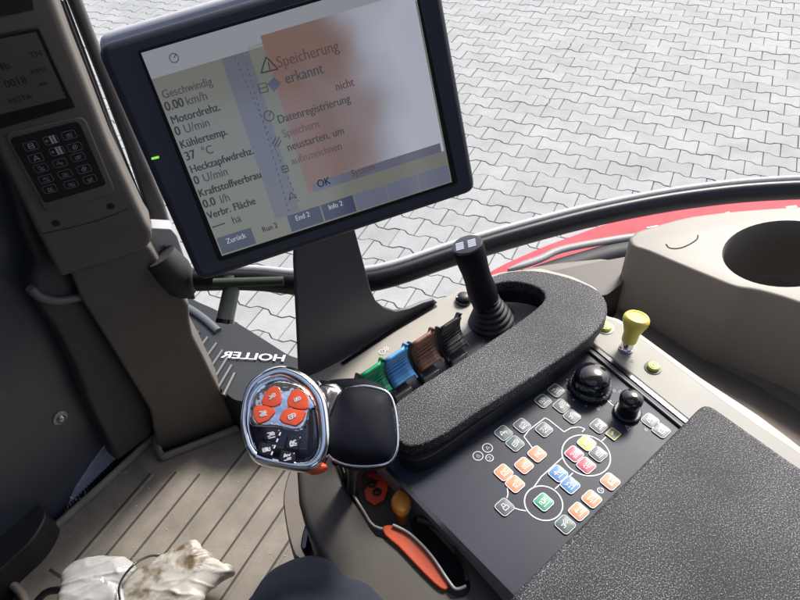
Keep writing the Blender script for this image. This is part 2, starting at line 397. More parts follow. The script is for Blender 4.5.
for i in range(len(lo)-1): bm.faces.new((lo[i], lo[i+1], hi[i+1], hi[i]))
g = fin('window_pane', bm, gl, None, 0); tag(g, 'clear curved side window glass standing on the black rail', 'window pane')
m = g.modifiers.new('thick', 'SOLIDIFY'); m.thickness = .004

# vented dark cowl outside, between pillar and monitor bracket
cz = 1.28
cowl_m = M('cowl_plastic', (.014, .016, .018), .55, bump=.2, bscale=400, bdist=.0004, var=.2, vscale=6)
co = thing('vent_cowl', 'dark ribbed machine cowl with mirrored white lettering outside behind the pillar', 'cowl', H(240, 380, cz))
cp = [(176, 288), (196, 301), (215, 309), (236, 322), (262, 338), (290, 356), (330, 366), (350, 380), (320, 392), (280, 398), (236, 402), (205, 376), (180, 340)]
c1 = prism('body', round_poly([H(x, y, cz) for x, y in cp], .02), V((0, 0, -.35)), cowl_m, co, .018, 4)
prism('foot', [H(x, y, cz-.34) for x, y in [(205, 335), (270, 362), (270, 385), (222, 380)]], V((0, 0, -cz+.34)), black, co)
# raised lip along its far edge
lip = [V(p) for p in smooth_poly([tuple(H(x, y, cz+.004)) for x, y in [(178, 303), (192, 310), (206, 320), (218, 331)]], 4, False)]
tube('rim', lip, .010, M('cowl_rim', (.085, .09, .095), .4), co, 10, .007, V((0, 0, 1)))
rib_m = M('cowl_rib', (.032, .035, .038), .42)
for (x0, y0), (x1, y1) in (((201, 328), (194, 334)), ((209, 334), (201, 345)), ((218, 340), (207, 355)), ((224, 347), (211, 366)), ((229, 354), (216, 375)), ((233, 362), (220, 384)), ((236, 370), (225, 392))):
    tube('rib', [H(x0-2, y0+4, cz-.0005), H(x1-2, y1+4, cz-.0005)], .0070, rib_m, co, 8)
ux = (H(222, 353.5, cz) - H(286, 357.5, cz)).normalized(); uy = V((0, 0, 1)).cross(ux); uy = -uy if uy.dot(H(250, 340, cz)-H(250, 360, cz)) < 0 else uy
og = H(285, 361.5, cz+.0045)
t_ = text('lettering', 'HOLLER', V((0, 0, 0)), V((1, 0, 0)), V((0, 1, 0)), .0205, white, None, bold=.0005)
me = t_.data; bx = max(v.co.x for v in me.vertices); LN = (H(222, 353.5, cz)-H(286, 357.5, cz)).length
k = LN/bx
me.transform(Matrix(((ux.x*k, uy.x, 0, og.x), (ux.y*k, uy.y, 0, og.y), (0, 0, 1, og.z), (0, 0, 0, 1))))
t_.parent = co; t_.matrix_parent_inverse = Matrix.Translation(-co.location)

# grey tube with open end hanging below the rail
hz_ = 1.62
tb = thing('grab_tube', 'short grey steel tube with a black open end hanging under the rail', 'tube', H(229, 284, hz_))
a, b = H(231, 276, 1.63), H(225, 320, 1.575)
tube('pipe', [a, a.lerp(b, .35) + V((.004, 0, 0)), b], [.0150, .0152, .0158], M('tube_grey', (.20, .22, .20), .35, metal=.4, var=.2, vscale=30), tb, 20)
dr = (b-a).normalized(); lathe('end_cap', b-dr*.002, dr, [(.0166, 0), (.0166, .008), (.012, .009), (.011, .001), (.002, .0005)], gloss, tb)
tube('clamp', [H(214, 283, 1.635), H(284, 281, 1.635)], .0085, M('olive_bar', (.03, .042, .026), .5), tb, 12)

# ================================================================ LEFT: pillar, glass, post
A_, B_ = H(157, 450, 1.15), H(234, 425, 1.15)
pu = (B_-A_).normalized(); pn = pu.cross(V((0, 0, 1)))
if pn.dot(CAM-A_) < 0: pn = -pn
PP = Plane(A_, pn, pu); pzu = V((0, 0, 1))
pil = thing('cab_pillar', 'wide taupe plastic cab pillar carrying a small display and key panel', 'pillar', V(((A_.x+B_.x)/2, (A_.y+B_.y)/2, 1.125)))
low = [(158, 452), (236, 427), (226, 402), (213, 376), (203, 355), (193, 336), (190, 322), (189, 306), (178, 290), (166, 272), (152, 250), (140, 236), (60, 250), (81, 300), (120, 362), (150, 411)]
plate('lower_cover', low, PP, .07, pill_m, pil, 0, .006, 0, 3)
up = [(-70, -60), (30, -60), (54, 0), (70, 44), (87, 86), (110, 145), (131, 190), (146, 222), (153, 233), (151, 243), (146, 250), (60, 279), (36, 232), (9, 177), (-20, 120)]
plate('housing', up, PP, .07, pill_m, pil, .022, .009, 0, 4)
seam = [PP.at(x, y, .0225) for x, y in [(42, 234), (70, 228), (100, 220), (128, 209)]]
bm = bmesh.new(); add_poly(bm, seam, .0016, pn); fin('seam', bm, groove_m, pil, 0)
ledge = [(-20, 122), (50, 125), (116, 192), (40, 222)]
for x, y in ((56, 223), (111, 206)):
    lathe('screw', PP.at(x, y, .0215), pn, [(.0058, 0), (.0058, .0016), (.0046, .0024), (.0016, .0024)], M('screw_black', (.03, .028, .026), .35, metal=.5), pil, 20)
# raised frame round the key panel
kp = [(3, 134), (84, 116), (116, 192), (46, 213)]
plate('panel_frame', kp, PP, .004, pill_m, pil, .0248, .003, .012)
kb = [(9, 139), (79, 121), (107, 185), (45, 204)]
kbp = plate('key_panel', kb, PP, .004, M('key_panel_black', (.008, .008, .010), .4), pil, .0262, .001, .008)
kdu = (PP.at(79, 121) - PP.at(9, 139)).normalized(); kdv = pn.cross(kdu)
kfaint = M('key_print', (.26, .265, .275), .5); kbright = M('key_print_bright', (.6, .61, .63), .5)
keys = [(31, 146), (51, 140), (69, 135), (36, 158), (57, 151), (75, 147), (41, 168), (60, 163), (78, 157), (46, 179), (65, 174), (84, 169), (50, 189), (71, 184), (90, 179)]
for i, (x, y) in enumerate(keys):
    c = PP.at(x, y, .0264); bm = bmesh.new()
    w_, h_ = .0095, .0062
    fr_ = [c + kdu*a*w_ + kdv*b*h_ for a, b in ((-.8, -1), (.8, -1), (1, -.7), (1, .7), (.8, 1), (-.8, 1), (-1, .7), (-1, -.7))]
    add_poly(bm, fr_, .0004, pn, True)
    b1 = fin('key', bm, kfaint, kbp, 0)
    bm = bmesh.new()
    if i in (1, 4):
        for r_ in range(4):
            for cc in range(2): add_strip(bm, c + kdu*(-.001+cc*.0045) + kdv*(-.0045+r_*.003), c + kdu*(.002+cc*.0045) + kdv*(-.0045+r_*.003), .0022, pn)
        add_icon(bm, 4, c - kdu*.006, kdu, kdv, pn, .005, .0004)
    else: add_icon(bm, [0, 4, 10, 3, 1, 7, 12, 11, 16, 14, 15, 7, 13, 20, 26][i], c, kdu, kdv, pn, .011, .0006)
    fin('key_symbol', bm, kbright if i in (0, 1, 3, 4, 5, 11) else kfaint, kbp, 0)
# small display
plate('display_bezel', [(-40, 42), (39, 27), (76, 108), (-10, 133)], PP, .004, gloss, pil, .0240, .0015, .004)
dsp = plate('display', [(-40, 47), (36, 32), (66, 98), (-10, 117)], PP, .002, M('lcd_grey', (.085, .085, .082), .35), pil, .0246, 0, 0)
plate('display_slot', [(-40, -20), (29, -20), (34, 10), (-40, 25)], PP, .003, M('slot_black', (.012, .012, .013), .5), pil, .0236, .001, .003)
lcd = M('lcd_text', (.018, .018, .018), .6)
for s_, x, y, h in (('TN', 31, 58, .008), ('4b.', 0, 71, .0105), ('MPH', 32, 75, .007), ('0018', 6, 88, .0105), ('min', 40, 86, .005), ('MOTA', 10, 104, .0075)):
    text('display_text', s_, PP.at(x, y, .0248), kdu, kdv, h, lcd, dsp, bold=.0001)
# edge trim of the pillar, black inner post, outer post
plate('edge_seal', [(54, 0), (63, 0), (97, 90), (114, 136), (142, 205), (158, 236), (152, 236), (131, 190), (110, 145), (87, 86), (40, -35), (50, -35)], PP, .04, gloss, pil, -.052, .002)
post = thing('outer_post', 'dark grey window post behind the left edge of the monitor', 'post', PP.at(160, 240, -.11))
plate('upright', [(48, -45), (66, 0), (78, 30), (103, 93), (125, 150), (142, 200), (150, 226), (172, 232), (164, 205), (120, 100), (97, 45), (80, 0), (64, -45)], PP, .04, M('post_grey', (.05, .046, .05), .45, var=.2, vscale=20), post, -.10, .008)
plate('foot', [(150, 226), (172, 232), (196, 300), (176, 300)], PP, .04, black, post, -.10, .004)
# grey bracket with screw, rubber bumper under it
bk = thing('post_bracket', 'light grey metal bracket with one screw at the foot of the post', 'bracket', PP.at(165, 245, -.05))
plate('plate', [(151, 228), (171, 229), (177, 236), (186, 262), (160, 262), (149, 250)], PP, .03, M('bracket_grey', (.28, .28, .30), .45), bk, -.035, .004, .004)
lathe('screw', PP.at(163, 246, -.035), pn, [(.005, 0), (.005, .002), (.003, .003), (.001, .003)], steel, bk, 16)
bp_ = [PP.at(160, 256, -.012), PP.at(172, 270, -.004), PP.at(182, 284, -.002), PP.at(188, 290, -.004)]
bmp = tube('rubber_bumper', bp_, [.030, .034, .030, .020], rubber, None, 20)
tag(bmp, 'rounded black rubber bumper below the grey bracket, beside the pillar', 'bumper')

# lower glazing left of the pillar (dark tinted pane) on the mat's edge
WA, WB = H(150, 432, 1.15), H(36, 535, 1.15)
wu = (WA-WB).normalized(); wn = wu.cross(V((0, 0, 1)))
if wn.dot(CAM-WA) < 0: wn = -wn
WP = Plane(WA, wn, wu)
gt = M('tinted_pane', (.045, .053, .070), .34, spec=.5, coat=.2, var=.3, vscale=3)
pn_ = thing('tinted_pane', 'large dark tinted panel with one bolt left of the pillar', 'panel', V((WB.x, WB.y, 1.125)))
zt = 2.3
def wpt(s, z): return V((WA.x, WA.y, z)) - wu*s
P = [wpt(-.10, 1.126), wpt(.75, 1.126), wpt(.75, zt), wpt(-.10, zt)]
prism('pane', P, -wn*.008, gt, pn_, .002)
c = WP.at(60, 418, .0005)
bl = lathe('washer', c, wn, [(.0155, 0), (.0155, .0022), (.0145, .003), (.009, .003)], M('washer_grey', (.30, .31, .31), .35, metal=.3), pn_, 28)
lathe('bolt', c + wn*.003, wn, [(.0085, 0), (.0085, .003), (.006, .0062), (.002, .0072)], steel, bl, 20)
pale = M('glass_daylight', (.20, .23, .32), .25, coat=.4, var=.3, vscale=12)  # pale colour stands for the daylight seen through the glass
plate('bright_corner', [(52, 530), (66, 512), (75, 488), (90, 466), (104, 447), (118, 430), (150, 424), (140, 442), (112, 462), (80, 495)], WP, .003, pale, pn_, .0035, .001)
bm = bmesh.new()
for i in range(34):
    t = i/33; x, y = 146-t*92, 437+t*92 if t < .0 else 437+t*88
    a = WP.at(x, y+1, .0040); b = WP.at(x-2.2, y-5.0, .0040); add_strip(bm, a, b, .0022, wn, .0005)
fin('frit_edge', bm, gloss, pn_, 0)
bm = bmesh.new(); add_poly(bm, [WP.at(x, y, .0040) for x, y in [(70, 497), (76, 500), (84, 497), (86, 490)]], .003, wn)
fin('latch_mark', bm, M('latch_white', (.5, .5, .52), .4), pn_, 0)
# black moulded column behind the beige pillar
col = [(-30, 120), (9, 177), (26, 235), (38, 262), (34, 275), (32, 290), (44, 312), (58, 330), (78, 370), (92, 408), (108, 440), (118, 462), (152, 436), (160, 400), (120, 330), (95, 270), (60, 180), (20, 100)]
cm_ = thing('inner_column', 'black moulded column rising beside the taupe pillar', 'column', WP.at(130, 440, .02))
plate('shell', col, WP, .04, M('column_black', (.030, .031, .036), .5, bump=.2, bscale=400), cm_, .045, .010, 0, 4)
tube('lip', [V(p) for p in smooth_poly([tuple(WP.at(x, y, .05)) for x, y in [(30, 288), (40, 297), (58, 301), (80, 297)]], 4, False)], .008, M('lip_grey', (.09, .09, .10), .4), cm_, 10)
# dashboard lower corner, bottom left
dc = prism('dash_corner', round_poly([H(x, y, 1.22) for x, y in [(-120, 490), (10, 494), (50, 508), (34, 540), (4, 566), (-30, 600), (-160, 640)]], .03), V((0, 0, -.09)), black, None, .02)
tag(dc, 'black lower dash corner at the far left above the mat', 'dash trim')

# ================================================================ FLOOR MAT
mat_px = [(4, 580), (8, 566), (38, 538), (96, 487), (153, 436), (158, 440), (163, 453), (172, 451), (236, 425), (243, 415), (300, 415), (330, 470), (330, 640), (330, 700), (-60, 700), (10, 640), (24, 604), (14, 588)]
mt = thing('floor_mat', 'ribbed taupe rubber floor mat with a raised lip at the pillar foot', 'floor mat', H(150, 520, 1.127))
mz = 1.15
mb = prism('mat', [H(x, y, mz) for x, y in mat_px], V((0, 0, -.023)), matm, mt, .004)
# raised lip
lipp = [H(x, y, mz+.006) for x, y in smooth_poly([(30, 612), (22, 594), (9, 580), (12, 567), (40, 541), (96, 491), (150, 441), (156, 443), (162, 456), (172, 454), (238, 428)], 4, False)]
tube('edge_lip', lipp, .008, matm, mt, 10, .011, V((0, 0, 1)))
# ribs: raised flats between dark grooves
gr = [((148, 474), (60, 577)), ((175, 474), (106, 556)), ((195, 478), (100, 592)), ((240, 459), (140, 584)), ((262, 464), (150, 604)), ((281, 467), (178, 602)), ((290, 498), (212, 602)), ((300, 534), (245, 604))]
ang = rad(60); gd = V((cos(ang), sin(ang), 0)); gn = V((-sin(ang), cos(ang), 0))
offs = [.9055+.0, .8557, .803, .7484, .692, .6356, .5874, .535, .482, .43]
starts = [(.80, .579), (.80, .60), (.79, .54), (.85, .54), (.83, .52), (.83, .5), (.78, .48), (.70, .45), (.64, .4), (.6, .35)]
bm = bmesh.new(); bm2 = bmesh.new()
for i, (o, (y1, y0)) in enumerate(zip(offs, starts)):
    def gp(y, dx=0): # point on groove line with given y
        s = (y - gn.y*o)/gd.y; return gn*(o+dx) + gd*s + V((0, 0, mz))
    gdv = gp(y1)
    add_strip(bm, gp(y1), gp(y0), .0042, V((0, 0, 1)), .0005)
    # rounded ridge right beside the groove
    for q in (-.0065,):
        add_tube(bm2, [gp(y1, q) - V((0, 0, .001)), gp(y0, q) - V((0, 0, .001))], .0042, 8, .0036, V((0, 0, 1)))
add_strip(bm, gp(.579) if False else (gn*.9055 + gd*((.579-gn.y*.9055)/gd.y) + V((0, 0, mz))), gn*.9055 + gd*((.579-gn.y*.9055)/gd.y) + V((-.028, .017, mz)), .006, V((0, 0, 1)), .0005)
fin('groove', bm, groove_m, mt, 0); fin('ridge', bm2, matm, mt, 50)
sp_m = M('mat_speck', (.6, .58, .54), .7)
bm = bmesh.new()
for i in range(90):
    x, y = random.uniform(60, 300), random.uniform(470, 600); c = H(x, y, mz); r_ = random.uniform(.0005, .0014)
    add_prism(bm, [c+V((r_, 0, .0016)), c+V((0, r_, .0016)), c+V((-r_, 0, .0016)), c+V((0, -r_*.7, .0016))], V((0, 0, -.0014)))
dd = fin('dust', bm, sp_m, None, 0); tag(dd, 'pale specks of dirt scattered over the ribbed mat', 'dirt', kind='stuff')

# ================================================================ RIGHT: side tray with cup hollow
sz = 1.84
tray = thing('side_tray', 'large beige moulded side tray with a deep oval cup hollow at the right', 'side tray', H(780, 320, 1.66))
lipc = [(629, 238), (633, 246), (648, 251), (676, 263), (710, 277), (736, 287), (760, 291), (800, 303), (860, 328), (960, 385), (1120, 500)]
far = [(1120, 216), (960, 206), (860, 204), (800, 206), (740, 210), (690, 216), (655, 225), (636, 231)]
P = [H(x, y, sz) for x, y in smooth_poly(lipc, 3, False)] + [H(x, y, sz) for x, y in smooth_poly(far, 3, False)]
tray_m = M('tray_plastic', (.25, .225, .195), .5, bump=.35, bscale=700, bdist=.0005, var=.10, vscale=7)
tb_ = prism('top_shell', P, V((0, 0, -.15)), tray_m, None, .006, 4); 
cc = H(787, 252, sz); e1 = H(852, 252, sz)-cc; e1.z = 0; e2 = H(787, 221, sz)-cc; e2.z = 0
bm = bmesh.new(); add_pillow(bm, [cc + e1*cos(a*pi/24) + e2*sin(a*pi/24) for a in range(48)], V((0, 0, 1)), [(.80, -.10), (.92, -.088), (.97, -.04), (.985, -.006), (1.0, -.002), (1.035, .0035), (1.05, .02)], cc)
cut(tb_, fin('cutter', bm, None))
tb_.data.polygons.foreach_set('use_smooth', [True]*len(tb_.data.polygons)); tb_.data.set_sharp_from_angle(angle=rad(40))
tb_.parent = tray; tb_.matrix_parent_inverse = Matrix.Translation(-tray.location)
bm = bmesh.new(); rg = []
for s_, h_ in [(1.012, .0005), (.978, -.004), (.962, -.04), (.91, -.086), (.79, -.096), (.3, -.097), (.01, -.097)]:
    rg.append([bm.verts.new(cc + (e1*cos(a*pi/24) + e2*sin(a*pi/24))*s_ + V((0, 0, h_))) for a in range(48)])
for A, B in zip(rg, rg[1:]):
    for i in range(48): bm.faces.new((A[i], A[(i+1) % 48], B[(i+1) % 48], B[i]))
fin('cup_inner', bm, M('cup_dark', (.15, .132, .114), .6), tray, 50)  # cup inside in a darker tone than the tray
bm = bmesh.new(); add_poly(bm, [H(x, y, sz+.0003) for x, y in smooth_poly([(666, 244), (670, 248), (680, 248), (690, 244), (697, 239), (698, 235)], 4, False)], .0016, V((0, 0, 1)))
fin('slit', bm, groove_m, tray, 0)
# well floor and slanted ledges between the tray and the armrest console
well = thing('side_well', 'taupe moulded well between the armrest console and the side tray', 'moulding', H(700, 400, 1.6))
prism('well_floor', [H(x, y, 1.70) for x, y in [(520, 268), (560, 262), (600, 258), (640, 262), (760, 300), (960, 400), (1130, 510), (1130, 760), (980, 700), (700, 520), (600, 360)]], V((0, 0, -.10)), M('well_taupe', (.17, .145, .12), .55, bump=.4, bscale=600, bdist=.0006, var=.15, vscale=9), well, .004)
slp = [H(628, 300, 1.70), H(640, 308, 1.70), H(700, 357, 1.70), H(752, 382, 1.70), H(800, 411, 1.70), H(960, 500, 1.70)]
bm = bmesh.new()
lo = [V(p) for p in slp]; hi = [V(p) for p in [H(612, 318, 1.745), H(630, 330, 1.745), H(690, 374, 1.745), H(745, 408, 1.745), H(800, 446, 1.745), H(950, 545, 1.745)]]
lv = [bm.verts.new(p) for p in lo]; hv = [bm.verts.new(p) for p in hi]; bv = [bm.verts.new(V((p.x, p.y, 1.69))) for p in hi]; 
for i in range(5):
    bm.faces.new((lv[i], lv[i+1], hv[i+1], hv[i])); bm.faces.new((hv[i], hv[i+1], bv[i+1], bv[i]))
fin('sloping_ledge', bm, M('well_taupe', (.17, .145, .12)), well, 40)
# back ledge behind the hand rest
prism('back_ledge', round_poly([H(x, y, 1.775) for x, y in [(470, 276), (520, 272), (556, 270), (590, 263), (629, 256), (624, 282), (606, 296), (560, 290), (500, 290)]], .008), V((0, 0, -.10)), brown, well, .006)

# ================================================================ ARMREST CONSOLE
con = thing('armrest_console', 'beige armrest console with dark symbol keypad and grained hand rest', 'console', H(520, 440, 1.60))
cb_px = [(296, 380), (318, 372), (345, 358), (405, 322), (434, 304), (456, 290), (476, 280), (500, 272), (540, 268), (572, 276), (597, 288), (606, 316), (618, 318), (641, 334), (700, 377), (760, 416), (800, 446), (900, 520), (960, 720), (620, 720), (525, 614), (511, 597), (450, 528), (388, 464), (360, 440), (320, 415)]
cbp = [H(x, y, ZP) for x, y in cb_px]
body = prism('body', round_poly(cbp, .006, 3), V((0, 0, -.10)), beige_l, con, .004)
prism('pedestal', [H(x, y, 1.758) for x, y in [(480, 400), (700, 440), (760, 640), (520, 660)]], V((0, 0, -.62)), brown, con, .01)
# black slab painting the shade in front of the joystick boot
prism('boot_shade', round_poly([H(x, y, ZP+.0012) for x, y in [(476, 335), (490, 328), (512, 330), (536, 328), (528, 336), (500, 348), (484, 350)]], .004), V((0, 0, -.003)), black, con, .001)
# dark keypad panel
KP = Plane((0, 0, ZP+.004), (0, 0, 1), PX)
pan_px = [(378, 455), (583, 343), (592, 345), (700, 431), (700, 480), (560, 640), (512, 594), (400, 480)]
panel = plate('keypad_panel', pan_px, KP, .010, navy, con, 0, .0006)
K2 = Plane((0, 0, ZP+.0055), (0, 0, 1), PX)
# black seams along the panel's right and left edges
bm = bmesh.new(); add_poly(bm, [K2.at(x, y, -.0005) for x, y in [(585, 341), (600, 351), (700, 432), (720, 448)]], .0052, V((0, 0, 1))); fin('seam', bm, gloss, con, 0); bm = bmesh.new()
add_poly(bm, [K2.at(x, y, -.0005) for x, y in [(387, 468), (450, 534), (516, 601)]], .0040, V((0, 0, 1))); fin('seam', bm, gloss, con, 0)
tube('edge_trim', [K2.at(x, y, 0) for x, y in [(581, 345), (593, 354), (690, 434)]], .0014, M('trim_grey', (.10, .10, .11), .35), con, 8)
# right trim strip
st_px = smooth_poly([(588, 330), (590, 322), (598, 317), (612, 318), (640, 336), (700, 382), (760, 425), (800, 452), (860, 500), (830, 560), (780, 505), (720, 448), (660, 398), (600, 350), (590, 341)], 2)
strip = plate('side_strip', st_px, hz(ZP+.006), .012, M('strip_grey', (.235, .228, .205), .5, bump=.3, bscale=900, bdist=.0004, var=.08, vscale=12), con, 0, .003)
# printed lines
UPN = V((0, 0, 1)); KZ = Plane((0, 0, ZP+.0040), (0, 0, 1), PX)
def kpl(*px): return [KZ.at(x, y) for x, y in px]
def circ(cx, cy, rpx):
    c = KZ.at(cx, cy); r = (KZ.at(cx+rpx, cy)-c).length; return [c + PX*r*cos(2*pi*i/40) + PY*r*sin(2*pi*i/40) for i in range(40)]
for c3 in ((586, 455, 24), (543.5, 503, 19)):
    bm = bmesh.new(); add_poly(bm, circ(*c3), .0011, UPN, True); fin('printed_ring', bm, white, panel, 0)
for pth in (kpl((534, 487), (541, 477), (562, 458)), kpl((555, 489), (564, 481), (573, 473)), kpl((508, 481), (507, 486), (508, 494), (507, 498)), kpl((514, 508), (520, 510), (526, 511)),
            kpl((524, 437), (529, 430), (545, 418), (549, 420), (564, 432), (571, 428), (579, 427), (585, 429), (582, 432)), kpl((524, 437), (528, 442), (533, 449)),
            kpl((602, 441), (606, 437)), kpl((606, 399), (612, 405), (616, 407)), kpl((634, 423), (640, 415))):
    bm = bmesh.new(); add_poly(bm, pth, .0010, UPN); fin('printed_line', bm, white, panel, 0)
for cx, cy, r in ((487.5, 448, 5), (478, 456, 5), (489.5, 458, 3.8), (600.5, 490.5, 3)):
    bm = bmesh.new(); add_poly(bm, circ(cx, cy, r), .0007, UPN, True); fin('printed_ring', bm, white, panel, 0)
bm = bmesh.new(); rnd2 = random.Random(3)
for cx, cy in ((487.5, 448), (478, 456), (489.5, 458), (600.5, 490.5), (614, 391), (620, 392), (622, 396), (598, 409), (638, 411), (635, 415), (627, 427), (628, 429), (641, 422), (568, 384), (569, 392), (646, 430)):
    add_icon(bm, rnd2.randrange(9), KZ.at(cx, cy), PX, PY, UPN, .0055, .0006)
fin('printed_symbols', bm, faint, panel, 0)
# tiny rectangular lamp beside the circle
c = KZ.at(613, 434.5); lampp = [c + PX*a*.0052 + PY*b*.0052 for a, b in ((-1, -1), (1, -1), (1, 1), (-1, 1))]
tl = prism('indicator', [p + UPN*.001 for p in lampp], -UPN*.001, grey_k, panel, .0003)
bm = bmesh.new(); add_poly(bm, [p + UPN*.001 for p in lampp], .0008, UPN, True); add_strip(bm, c - PX*.002 + UPN*.001, c + PX*.002+PY*.002 + UPN*.001, .002, UPN); fin('symbol', bm, yellow_k, tl, 0)
# keys
KEYS = [(556, 391, 'grey'), (543, 401.5, 'grey'), (561.5, 406.5, 'grey'), (572, 417, 'grey'), (598.5, 426.5, 'grey'), (544, 430, 'grey'), (522, 426, 'grey'), (503.5, 433.5, 'teal'), (515, 444, 'teal'),
        (537, 454.5, 'orange'), (524, 466, 'orange'), (503.5, 473, 'orange'), (515, 484.5, 'orange'), (586.5, 443.5, 'yellow'), (598, 454.5, 'grey'), (574, 454.5, 'crimson'), (586, 466, 'crimson'),
        (558, 474, 'blue'), (570, 485.5, 'blue'), (543.5, 502.5, 'green'), (504.5, 507.5, 'grey'), (565, 525, 'teal'), (578.5, 512, 'orange'), (591.5, 499.5, 'orange'), (610, 482, 'orange'), (650, 421, 'grey'), (661, 431, 'grey')]
kmat = dict(grey=grey_k, teal=teal_k, orange=orange_k, yellow=yellow_k, crimson=crimson_k, blue=blue_k, green=green_k)
def rsq(c, s, r, up):
    P = [c + PX*a*s + PY*b*s + UPN*up for a, b in ((-1, -1), (1, -1), (1, 1), (-1, 1))]; return round_poly(P, r, 4)
for i, (x, y, k) in enumerate(KEYS):
    c = KZ.at(x, y); s = .0068 if k != 'grey' else .0066
    kb_ = pillow('key', rsq(c, s, .0030, 0), UPN, [(1, 0), (1, .0008), (.93, .0014), (.5, .0017)], kmat[k], panel)
    bm = bmesh.new(); add_poly(bm, [p for p in rsq(c, s*1.03, .0032, .0009)], .00075, UPN, True)
    fin('key_rim', bm, white if k not in ('grey', 'teal') else M('rim_grey', (.50, .52, .55), .5), kb_, 0)
    bm = bmesh.new(); add_icon(bm, 9 + (i*5+3) % 18 if i != 20 else 8, c + UPN*.0017, PX, PY, UPN, .0100, .0006)
    if i == 5: add_icon(bm, 3, c + UPN*.0017, -PX, PY, UPN, .008, .0009)
    fin('key_symbol', bm, M('key_white', (.78, .78, .8), .5) if k != 'grey' else white, kb_, 0)
# rotary knobs
kc = KZ.at(590, 388)
bigk = lathe('rotary_knob', kc, V((0, .0, 1)), [(.0195, 0), (.0205, .002), (.0205, .006), (.0182, .0075), (.0178, .017), (.0165, .0215), (.0120, .0245), (.005, .0258), (.0005, .0260)], gloss, con, 48, 50)
lathe('knurled_ring', kc, V((0, 0, 1)), [(.0200, .0), (.0212, .0008), (.0212, .0058), (.0195, .0066)], black, bigk, 56, 25, .035)
bm = bmesh.new()
for i in range(11):
    a = i*2*pi/11+.3; c2 = kc + V((cos(a), sin(a), 0))*.0235 + UPN*.0; add_strip(bm, c2, c2 + V((cos(a), sin(a), 0))*.0016, .0016, UPN)
fin('dial_marks', bm, faint, panel, 0)
kc = KZ.at(627, 413)
smk = lathe('rotary_knob', kc, V((0, 0, 1)), [(.0122, 0), (.0122, .003), (.0102, .004), (.0102, .016), (.0110, .018), (.0112, .024), (.0090, .0275), (.004, .0288), (.0005, .0290)], gloss, con, 40, 50)
lathe('knurled_ring', kc, V((0, 0, 1)), [(.0126, 0), (.0134, .0006), (.0134, .0036), (.0122, .0042)], black, smk, 40, 25, .04)
# lime push buttons in the strip, black one near the joystick
SP = hz(ZP+.006)
for x, y, r, nm in ((605, 328, .0068, 0), (653, 368, .0062, 1)):
    c = SP.at(x, y)
    ring = lathe('push_button', c, UPN, [(r*1.45, 0), (r*1.45, .0008), (r*1.1, .0012), (r*1.05, .0006)], M('strip_ring', (.10, .10, .09), .4) if nm else beige_l, con, 28)
    cap = lathe('cap', c, UPN, [(r, 0), (r, .0035), (r*.85, .0046), (r*.3, .0049)], lime, ring, 28)
    bm = bmesh.new(); add_poly(bm, [c + V((cos(a*pi/6), sin(a*pi/6), 0))*r*.6 + UPN*.0048 for a in range(12)], .0005, UPN, True); add_icon(bm, 6, c+UPN*.0049, PX, PY, UPN, r*1.0, .0005)
    fin('symbol', bm, M('olive_print', (.25, .28, .05), .5), ring, 0)
bm = bmesh.new(); add_icon(bm, 0, SP.at(627, 357), PX, PY, UPN, .008, .0005); add_icon(bm, 4, SP.at(632, 361), PX, PY, UPN, .006, .0005); fin('printed_symbols', bm, M('print_dim', (.3, .29, .26), .6), strip, 0)
c = H(463.5, 301, ZP); pb = lathe('push_button', c, UPN, [(.0098, 0), (.0098, .004), (.0088, .0055), (.0080, .0050)], gloss, con, 28)
lathe('cap', c, UPN, [(.0074, .004), (.0074, .0085), (.006, .0098), (.002, .0102)], black, pb, 28)

# grained hand rest: a thick bar that hooks back round the joystick
HZ_ = hz(ZP+.040)
bar = [(392, 411), (400, 399), (430, 379), (462, 359), (506, 330), (534, 310), (545, 298), (540, 289), (526, 283.5), (508, 281.5), (492, 285), (483, 291),
       (482, 284), (492, 276), (510, 271), (534, 270), (558, 274), (580, 281), (598, 290), (607, 303), (606, 318), (597, 330), (584, 342), (560, 359), (520, 385), (480, 410), (448, 432), (420, 445), (404, 445), (392, 432)]
hr = plate('hand_rest', bar, HZ_, .016, leather, con, 0, .0068, 0, 6, sm=2)
bar2 = [(398, 424), (404, 408), (430, 388), (462, 368), (510, 338), (540, 320), (555, 302), (548, 288), (530, 281), (508, 279), (490, 284), (486, 290),
        (484, 288), (492, 279), (510, 274), (534, 273), (556, 276), (578, 284), (594, 293), (603, 305), (600, 318), (592, 331), (578, 344), (556, 362), (516, 388), (478, 414), (448, 436), (424, 450), (408, 450), (398, 440)]
hb = [HZ_.at(x, y) for x, y in smooth_poly(bar2, 2)]
prism('hand_rest_base', [V((p.x, p.y, ZP+.0245)) for p in hb], V((0, 0, -.022)), M('rest_side', (.014, .015, .020), .5), con, .002)
# armrest cushion
AZ = ZP+.030
arm = thing('armrest_pad', 'large black grained armrest cushion at the lower right', 'armrest', H(680, 540, AZ-.03))
ap_ = [(706, 401), (512, 592), (600, 760), (900, 700), (960, 560), (812, 474), (760, 437), (722, 410)]
pts = round_poly([H(x, y, AZ) for x, y in [(706, 400), (506, 600), (640, 820), (900, 700), (960, 560), (800, 466)]], .012, 5)
prism('cushion', pts, V((0, 0, -.022)), leather, arm, .006, 5)
pts2 = round_poly([H(x, y, AZ-.0225) for x, y in [(702, 412), (516, 598), (640, 810), (890, 700), (940, 560), (798, 472)]], .010, 5)
prism('base', pts2, V((0, 0, -.05)), black, arm, .003)

